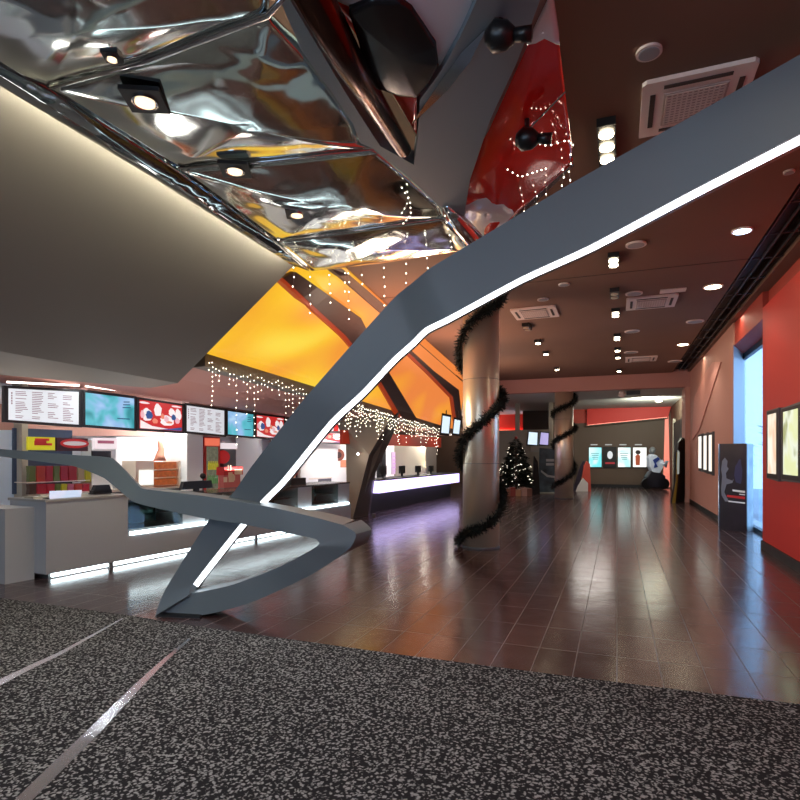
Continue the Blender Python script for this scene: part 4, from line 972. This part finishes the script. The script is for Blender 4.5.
track(617, 338, 2, 'spotlight module fifth along the centre row', True, 14)
track(617.5, 350.5, 1, 'single lamp spotlight sixth along the centre row', True, 14)
track(618, 357.5, 1, 'single lamp spotlight seventh along the centre row', True, 14)
track(619, 371, 1, 'last spotlight of the centre row lighting the pink beam', True, 14)
track(527, 328, 2, 'nearest spotlight module of the left row', False)
track(538, 343, 1, 'second spotlight module of the left row', True, 14)
track(546, 354, 1, 'third spotlight module of the left row', True, 14)
track(557, 369.5, 1, 'farthest spotlight module of the left row', True, 14)
# projector under lower ceiling
c = PZ(622, 392, 3.86); pj = thing('ceiling_projector', 'small grey projector hanging under the far pale ceiling', 'projector', c)
ob('lens_head', ball(c-UP*.08, .13, None, 12), M_vent, pj, True); ob('bracket', box(c.x+.15, c.x+.6, c.y-.1, c.y+.1, 3.74, 3.88), M_plastic, pj)
for px, py, lab in ((688, 400.5, 'glowing round lamp at the right end of the far ceiling'), (659, 401.3, 'pale flat lamp on the far ceiling beside the wall')):
    c = PZ(px, py, 3.88); tag(ob('far_ceiling_lamp', lathe((c.x, c.y, 3.86), [(.09, 0), (.14, .03)], 16), M_warm), lab, 'downlight')
    if c.x > 2.1: pass

# ------------------------------------------------------------------ right wall posters
VX = Vector((1, 0, 0))
def lightbox(pix, xw, lab, cols, grp, depth=.07, st=1.0):
    pa = [hit(x, y, (xw-depth, 0, 0), VX) for x, y in pix]   # bl, br, tr, tl
    t = thing('poster_lightbox', lab, 'poster', pa[0], grp)
    ob('frame', ext(pa, VX*(depth-.001)), M_darkgrey, t)
    ctr = sum(pa, Vector())/4
    hy = abs(pa[1].y-pa[0].y)/2; hz = (pa[3].z-pa[0].z)/2
    def q(u, v, o=.004): return Vector((pa[0].x-o, ctr.y+u*hy, ctr.z+v*hz))
    ob('black_mat', ext([q(-.92, -.95), q(.92, -.95), q(.92, .95), q(-.92, .95)], VX*.003), M_black, t)
    ob('poster', ext([q(-.72, -.82, .007), q(.72, -.82, .007), q(.72, .86, .007), q(-.72, .86, .007)], VX*.002), glow_mat('poster_glow_%s' % lab[:14], cols, 2.0, st), t)
    return t, q
t, q = lightbox([(778, 481.5), (766.5, 478), (766.5, 411), (778.5, 407.5)], WX+.03, 'lit film poster with pink and cream picture, left of the two on the red wall', [(.35, (250, 190, 150)), (.5, (250, 228, 200)), (.65, (250, 250, 235))], 'lit posters on the red wall')
t, q = lightbox([(801.5, 483), (781, 481), (781, 408.5), (801.5, 401)], WX+.03, 'lit film poster with pale green figure, right one cut by the frame edge', [(.38, (232, 238, 180)), (.5, (240, 246, 225)), (.66, (170, 175, 120))], 'lit posters on the red wall')
for k in range(3):
    a = 708.5-k*5.2; lightbox([(a+4, 475.5-k*1.8), (a, 473.5-k*1.5), (a, 433.5+k*.8), (a+4, 431.5+k*.9)], WX, 'narrow lit poster on the terracotta wall, %s of three' % ['nearest', 'middle', 'farthest'][k], [(.35, (255, 240, 215)), (.6, (255, 255, 245))], 'trio of narrow posters', .05, 1.3)
# far wall posters
fcol = [[(.4, (110, 220, 225)), (.6, (225, 250, 250))], None, [(.4, (170, 225, 225)), (.55, (250, 255, 250))], [(.3, (250, 245, 235)), (.7, (255, 255, 250))]]
for k, (a, b_) in enumerate(((589, 601.5), (603.5, 616), (618, 630.5), (633, 646.5))):
    lab = ['pale turquoise lit poster, leftmost on the far brown wall', 'black poster with a white face, second on the far brown wall', 'white and pale green lit poster, third on the far brown wall', 'white poster with a small dark figure, rightmost on the far brown wall'][k]
    pa = [far(a, 467, .08), far(b_, 467, .08), far(b_, 447.5, .08), far(a, 447.5, .08)]
    t = thing('poster_lightbox', lab, 'poster', pa[0], 'four posters on the far wall'); ctr = sum(pa, Vector())/4
    ob('frame', ext([ctr+(p-ctr)*1.08 for p in pa], YFV*.075), M_black, t)
    ob('poster', ext([p-YFV*.01 for p in pa], YFV*.008), glow_mat('far_poster_%d' % k, fcol[k], 1.1, 1.3) if fcol[k] else M_black, t)
    if k == 1:
        c = far(610, 455, .1); ob('white_face', ext([c+Vector((math.cos(j*.628)*.13, 0, math.sin(j*.628)*.2)) for j in range(10)], YFV*.008), mat('face_white', (220, 225, 230), .5, emit=.9), t)
        c = far(610, 463, .1); ob('red_caption', box(c.x-.22, c.x+.22, c.y, c.y+.006, c.z-.05, c.z+.04), mat('caption_red', (190, 50, 60), .5, emit=.5), t)
    if k == 3:
        c = far(638, 458, .1)
        ob('orange_shirt', ext([c+Vector(v) for v in ((-.1, 0, -.35), (.08, 0, -.35), (.1, 0, .1), (.0, 0, .2), (-.12, 0, .1))], YFV*.006), mat('shirt_orange', (200, 90, 50), .5, emit=.5), t)
        c = c+UP*.28; ob('dark_hair', ext([c+Vector((math.cos(j*.785)*.12, 0, math.sin(j*.785)*.11)) for j in range(8)], YFV*.006), mat('hair_dark', (40, 25, 25), .5), t)
    if k in (0, 2):
        c = far((a+b_)/2, 454, .1); bm = bmesh.new()
        for j in range(4): box(c.x-.2+.03*j, c.x+.18-.02*j, c.y, c.y+.005, c.z-.03*j*3, c.z-.03*j*3+.03, bm)
        ob('print', bm, mat('print_teal', (80, 150, 160), .5, emit=.5), t)
    # title strips above
    bm = bmesh.new(); c = far((a+b_)/2, 446, .09); box(c.x-.22, c.x+.1, c.y, c.y+.03, c.z+.04, c.z+.09, bm)
    ob('title_strip', bm, mat('title_white', (230, 230, 230), .5, emit=.5), t)

# ------------------------------------------------------------------ standee box by the window
s0 = FL(719, 529.5); s1 = FL(746.5, 532.3); s2 = FL(755, 530.2); s2 = s1+(s2-s1)*.8
sb = thing('poster_stand', 'dark two sided film display box standing by the bright window', 'display stand', s0)
zt = 1.84
ob('dark_front', ext([s0, s1, s1+UP*zt, s0+UP*zt], (s2-s1)*.12), mat('dark_plum_print', (38, 26, 40), .3, noise_s=3, noise_a=.35), sb)
ob('pale_side', ext([s1+(s2-s1)*.13, s2, s2+UP*zt, s1+(s2-s1)*.13+UP*zt], -(s1-s0).normalized()*.05), mat('pale_blue_gloss', (205, 225, 240), .2, noise_s=3, noise_a=.25), sb)
u1 = (s1-s0).normalized(); nf = Vector((u1.y, -u1.x, 0)); w1 = (s1-s0).length
if nf.dot(CAM-s0) < 0: nf = -nf
def sp(u, v, o=.004): return s0+u1*(w1*u)+UP*(zt*v)+nf*o
bm = quad([sp(.5, .455), sp(.95, .44), sp(.95, .465), sp(.5, .475)]); quad([sp(.35, .33), sp(.95, .32), sp(.95, .335), sp(.35, .345)], bm); quad([sp(.75, .42), sp(.95, .415), sp(.95, .425), sp(.75, .43)], bm)
ob('white_print', bm, mat('print_white', (225, 225, 225), .5, emit=.2), sb)
ob('red_print', quad([sp(.3, .385), sp(.95, .37), sp(.95, .40), sp(.3, .41)]), mat('print_red', (190, 40, 44), .5, emit=.15), sb)
fg = [(.08, .48), (.12, .62), (.08, .70), (.12, .80), (.22, .84), (.32, .80), (.3, .74), (.36, .71), (.26, .66), (.28, .60), (.5, .575), (.55, .60), (.5, .55), (.28, .53), (.2, .44), (.36, .34), (.24, .33), (.1, .40)]
ob('pale_figure', quad([sp(u, v, .003) for u, v in fg]), mat('figure_grey', (130, 135, 150), .5), sb)
fg = [(.62, .56), (.56, .64), (.6, .74), (.68, .78), (.74, .82), (.8, .82), (.82, .76), (.86, .7), (.84, .6), (.8, .54)]
ob('blue_figure', quad([sp(u, v, .003) for u, v in fg]), mat('figure_blue', (62, 62, 100), .5), sb)
ob('steel_edge', tube([s0+nf*.01, s0+nf*.01+UP*zt], .012, 6), M_chrome, sb)
# plant outside
random.seed(4); bm = bmesh.new()
pc = Vector((4.0, 17.5, 0))
for k in range(160):
    a = random.random()*6.28; z = random.uniform(.9, 2.4); r = random.uniform(.05, .5)
    p = pc+Vector((math.cos(a)*r, math.sin(a)*r, z)); dr = Vector((math.cos(a), math.sin(a), .4))*.22; sd = dr.cross(UP).normalized()*.05
    quad([p, p+dr*.5+sd, p+dr, p+dr*.5-sd], bm)
pl = thing('potted_tree', 'dark leafy potted tree outside the bright window', 'plant', pc)
ob('foliage', bm, mat('dark_leaf', (30, 70, 50), .6), pl); ob('trunk', tube([pc, pc+UP*1.8], .03), M_dbrown, pl); ob('pot', lathe(pc-UP*.05, [(.2, 0), (.28, .45)], 16), M_darkgrey, pl)

# leaning dark standee at the right far wall
a = FL(676, 502.5); h_ = lambda py, d: H+(HOR-py)/FPX*d
dd2 = 904/47.5
def stp(px, py, d): return P(px, py, d)
st_ = [stp(672, 503, 18.9), stp(684.5, 502, 19.3), stp(686, 470, 19.3), stp(686, 440, 19.3), stp(683, 437.5, 19.3), stp(679, 442, 19.1), stp(676.5, 452, 19.1), stp(676, 480, 19.0)]
for i in (0, 1): st_[i].z = 0
ls = thing('cutout_stand', 'tall dark curved cutout stand with yellow edge before the dark doorway', 'display stand', st_[0])
ob('cutout', ext(st_, FW*.12), M_black, ls)
e_ = [stp(672, 503, 18.85), stp(675, 503, 18.85), stp(677.5, 480, 18.9), stp(678, 455, 18.9), stp(676.5, 452, 18.9), stp(675.8, 480, 18.85)]
e_[0].z = e_[1].z = 0
ob('yellow_edge', ext(e_, -FW*.03), mat('olive_yellow', (150, 130, 50), .5), ls)
ob('pale_picture', ext([stp(676.5, 474, 18.85), stp(679, 474, 18.85), stp(679.5, 452, 18.85), stp(677.5, 450, 18.85)], -FW*.01), mat('pale_print', (200, 210, 200), .5, emit=.4), ls)

# motorbike rider cutout at far right
mb = thing('rider_figure', 'figure in a white and blue jacket on a dark motorbike by the far wall', 'figure', FL(658, 489))
dm = 26.0
def mp_(px, py, d=dm): return P(px, py, d)
random.seed(1)
def blobm(pts, m, name, th=.35):
    o = ob(name, ext([mp_(x, y) for x, y in pts], FW*th), m, mb)
    md = o.modifiers.new('bevel', 'BEVEL'); md.width = .06; md.segments = 3
blobm([(649, 457), (652, 454), (657, 455), (661, 459), (663, 463), (664, 467), (660, 474), (653, 473), (650, 467)], mat('jacket_white', (215, 225, 245), .5), 'jacket')
ob('blue_stripe', ext([mp_(*p, dm-.03) for p in ((653, 460), (658, 457), (660, 459), (656, 463), (658, 467), (654, 468), (655, 464))], FW*.03), mat('stripe_blue', (40, 60, 140), .5), mb)
c = mp_(652.5, 450.5, dm+.15); ob('helmet', ball(c, .15, None, 14, (1, 1, 1.15)), mat('helmet_grey', (120, 125, 130), .3), mb, True)
ob('arm', tube([mp_(661, 461), mp_(666, 466), mp_(667, 461)], .09, 8), mat('jacket_white', (215, 225, 245), .5), mb, True)
blobm([(645, 485), (647, 477), (651, 471), (660, 472), (666, 476), (666, 487), (660, 488), (650, 488)], mat('bike_dark', (32, 30, 42), .4), 'bike_body', .4)
for px in (647.5, 664): 
    c = mp_(px, 483.9); ob('wheel', tube([c, c+FW*.12], .26, 18), M_plastic, mb)
# a-frame standee left of posters
af = thing('cutout_stand', 'slanting cutout stand in black and red beside the farther column', 'display stand', FL(583, 489))
q_ = [P(573, 488, 25), P(578, 489, 25), P(585, 461, 25), P(583, 461, 25), P(579, 470, 25)]; q_[0].z = q_[1].z = 0; ob('dark_leaf_panel', ext(q_, FW*.08), mat('dark_blue_print', (48, 42, 58), .5), af)
q_ = [P(580, 489, 24.9), P(591, 489, 24.9), P(590, 464, 24.9), P(587, 461, 24.9), P(584, 466, 24.9)]; q_[0].z = q_[1].z = 0; ob('red_panel', ext(q_, FW*.08), mat('red_print_panel', (190, 74, 60), .5), af)
q_ = [P(576, 490, 24.8), P(588, 490, 24.8), P(588, 483, 24.8), P(583, 478, 24.8), P(578, 486, 24.8)]; q_[0].z = q_[1].z = 0; ob('white_foot', ext(q_, FW*.05), M_white, af)

# ------------------------------------------------------------------ christmas tree and things round it
tc_ = FL(515, 492); tcx = P(516, 492, 23.4); tcx.z = 0
ht = 1.6+ (455-437)/565*23.0
tr = thing('christmas_tree', 'dark christmas tree with tiny lights beside the near column', 'christmas tree', tcx)
bm = bmesh.new(); random.seed(8)
for k in range(5200):
    u = random.random()**.75; z = .35+(1-u)*(ht-.35) if False else .3+(ht-.3)*(1-math.sqrt(random.random()))
    rmax = .80*(1-(z-.3)/(ht-.25))**.85+.03; lay = .85+.15*math.sin(z*22)
    a = random.random()*6.283; r = rmax*lay*math.sqrt(random.random())
    p = tcx+Vector((math.cos(a)*r, math.sin(a)*r, z)); dr = Vector((math.cos(a), math.sin(a), random.uniform(-.5, .1)))*random.uniform(.1, .2); sd = Vector((random.gauss(0, 1), random.gauss(0, 1), random.gauss(0, 1))).normalized()*.018
    quad([p-sd, p+sd, p+dr+sd*.4, p+dr-sd*.4], bm)
ob('foliage', bm, mat('tree_green', (22, 33, 26), .6), tr)
ob('trunk', tube([tcx, tcx+UP*1.9], .05, 8), M_dbrown, tr)
ob('tree_stand', lathe(tcx, [(.35, 0), (.3, .12), (.06, .2)], 16), M_dbrown, tr)
for k in range(90):
    z = .35+(ht-.4)*(1-math.sqrt(random.random())); rmax = .80*(1-(z-.3)/(ht-.25))**.85+.08; a = random.random()*6.283
    b = D.objects.new('bulb', bulbme); C.objects.link(b); b.parent = tr; b.location = Vector((math.cos(a)*rmax, math.sin(a)*rmax, z)); b.scale = (.008, .008, .008)
c = tcx+UP*(ht-.02); ob('tree_top', ball(c, .07, None, 8), mat('tree_top_red', (170, 60, 50), .4), tr, True)
# presents on a low wooden table
random.seed(6)
for k, px in enumerate((507, 512.5, 518, 524, 529)):
    p = P(px, 493, 22.1); p.z = 0
    g = thing('gift_box', ['brown gift box with pale ribbon, leftmost before the tree', 'red brown gift box, second before the tree', 'tan gift box in the middle before the tree', 'pale gift box, fourth before the tree', 'dark tan gift box, rightmost before the tree'][k], 'gift box', p, 'gift boxes round the christmas tree')
    h = [.28, .34, .25, .32, .28][k]
    ob('box', obox(p, RT, .1, .1, 0, h), mat('gift_%d' % k, [(150, 100, 70), (150, 70, 55), (180, 140, 100), (190, 160, 140), (130, 95, 75)][k], .5), g)
    ob('ribbon', obox(p, RT, .103, .02, 0, h+.004), mat('gift_ribbon', (215, 190, 160), .4), g)
# monitors on the partition and standee
for a, b_, y0, y1, lab, m in ((528, 537.5, 432, 445, 'monitor with white picture above the blue standee', mat('pale_blue_display', (215, 235, 250), .4)), (540, 548.5, 432.5, 445, 'monitor with lilac picture next to the farther column', mat('lilac_display', (190, 180, 235), .4, emit=.8))):
    pa = [P(a+1, y0, 24.0), P(b_, y0+.7, 24.2), P(b_-.5, y1, 24.2), P(a-.3, y1-.7, 24.0)]
    t = thing('wall_monitor', lab, 'screen', pa[3], 'pair of monitors by the partition')
    ctr = sum(pa, Vector())/4
    ob('housing', ext([ctr+(p-ctr)*1.22 for p in pa], FW*.08), M_plastic, t); ob('display', ext([p-FW*.012 for p in pa], FW*.008), m, t)
    ob('bracket', tube([ctr+FW*.05, Vector((ctr.x, PY-.1, ctr.z))], .03, 6), M_plastic, t)
q_ = [P(538, 488, 23.6), P(556, 487, 23.6), P(556, 449, 23.6), P(540, 448, 23.6)]
q_[0].z = q_[1].z = 0
bs = thing('film_standee', 'large dark teal film standee between the tree and the farther column', 'display stand', q_[0])
ob('board', ext(q_, FW*.1), mat('teal_grey_print', (72, 92, 104), .5, noise_s=3, noise_a=.5), bs)
ob('feet', ext([q_[0], q_[1], q_[1]-FW*.25, q_[0]-FW*.25], UP*.05), mat('pale_foot', (170, 175, 165), .5), bs)
bm = bmesh.new()
for k, y in enumerate((460, 464)): ext([P(546, y+1.5, 23.58), P(554, y+1.5, 23.58), P(554, y-1, 23.58), P(546, y-1, 23.58)], -FW*.01, bm)
ob('print_lines', bm, mat('print_pale', (190, 200, 205), .5), bs)
ob('sweep_mark', ext([P(541, 470, 23.58), P(548, 475, 23.58), P(555, 476, 23.58), P(555, 478, 23.58), P(547, 477, 23.58), P(541, 472, 23.58)], -FW*.01), mat('print_pale', (190, 200, 205), .5), bs)
q_ = [P(532, 489, 23.0), P(540, 489, 23.0), P(538, 462, 23.0), P(534.5, 456, 23.0)]
q_[0].z = q_[1].z = 0
tag(ob('cutout_stand', ext(q_, FW*.15), M_black), 'narrow black cutout between the tree and the teal standee', 'display stand')
q_ = [P(531, 452, 23.9), P(556, 452, 23.9), P(556, 446, 23.9), P(531, 446, 23.9)]
struct('trim_22', ext(q_, FW*.1), mat('pale_stone_band', (170, 170, 160), .6))

# ------------------------------------------------------------------ lamps of the scene, mostly unseen fills added for brightness
def czl(p): return zc0-(p.y-7.1)*(zc0-zc1)/12.9-.06
for s, pf in ((.2, 1.7), (2.2, 1.8), (4.2, 1.3)):  # ceiling panels and lamps added to brighten the snack area
    c = Lp(s, 1.9, 0); c.z = czl(c)
    tag(ob('counter_fill_panel', lbox(s-.3, s+.3, 1.75, 2.05, c.z, c.z+.03), M_tube), 'added flat white light panel in the ceiling behind the menu screens', 'ceiling light', 'added light panels over the snack counter')
    light('counter_fill', 'AREA', c-UP*.02, 70*pf, (.95, .98, 1), .5, aim=c-UP*2)
    c = Lp(s, 2.7, 0); c.z = czl(c)-.05; light('back_wall_fill', 'AREA', c, 85*pf, (.95, .98, 1), .4, aim=c-UP*2+N*.6)  # unseen fill added to whiten the back wall
    c = Lp(s, .9, 1.3); light('counter_upfill', 'AREA', c, 10, (1, .9, .85), .5, aim=c+UP*2)
for s in (1.0, 3.6, 6.2):
    c = q0+UU*s+NN*.9+UP*2.2; light('ticket_fill', 'AREA', c, 45, (1, .98, .95), .3, aim=c-UP+NN*.8)  # unseen fill added behind the fascia to whiten the ticket wall
    light('fascia_fill', 'POINT', q0+UU*s-NN*.15+UP*2.2, 4, (1, .92, .8), .05)  # unseen points added under the ledge to brighten the red fascia
light('far_ceiling_fill', 'AREA', (1.3, 24.6, 3.55), 110, (.95, 1, .85), .6, aim=(1.3, 25, 3.9))  # unseen upward fill added for the bright patch on the far ceiling
light('far_hall_fill', 'AREA', (-1, 25.5, 3.85), 65, (1, .93, .85), 1.5, aim=(-1, 25.6, 0))  # unseen fill added to lift the dark far hall
light('far_room_light', 'POINT', (-7.5, YF+1.5, 3.4), 60, (1, .8, .7), .2)
light('rear_fill_a', 'AREA', (-3.5, -2.5, 4.3), 70, (.95, .97, 1), 1.2, aim=(-3.5, -1.5, 0))  # unseen fill pair added behind the camera to light the near carpet
light('rear_fill_b', 'AREA', (0.3, -2.0, 4.3), 60, (.95, .97, 1), 1.2, aim=(.3, -1, 0))
for y in (9, 13, 17):
    light('ceiling_fill', 'AREA', (-4.0, y, 2.6), 35, (1, .74, .56), 1.0, aim=(-2.0, y, 4.4))  # unseen fill added to brighten the brown ceiling
for y in (9.5, 12.5):
    light('orange_ceiling_fill', 'AREA', (-3.6, y, 3.3), 14, (1, .38, .14), .6, aim=(-3.2, y, 4.4))  # unseen orange fill added to tint the ceiling left of the column
for y in (3, 8, 13, 18):
    light('slot_wash', 'AREA', (1.98, y, 4.3), 14, (1, .8, .6), .3, 3.0, aim=(2.3, y, 2.5))
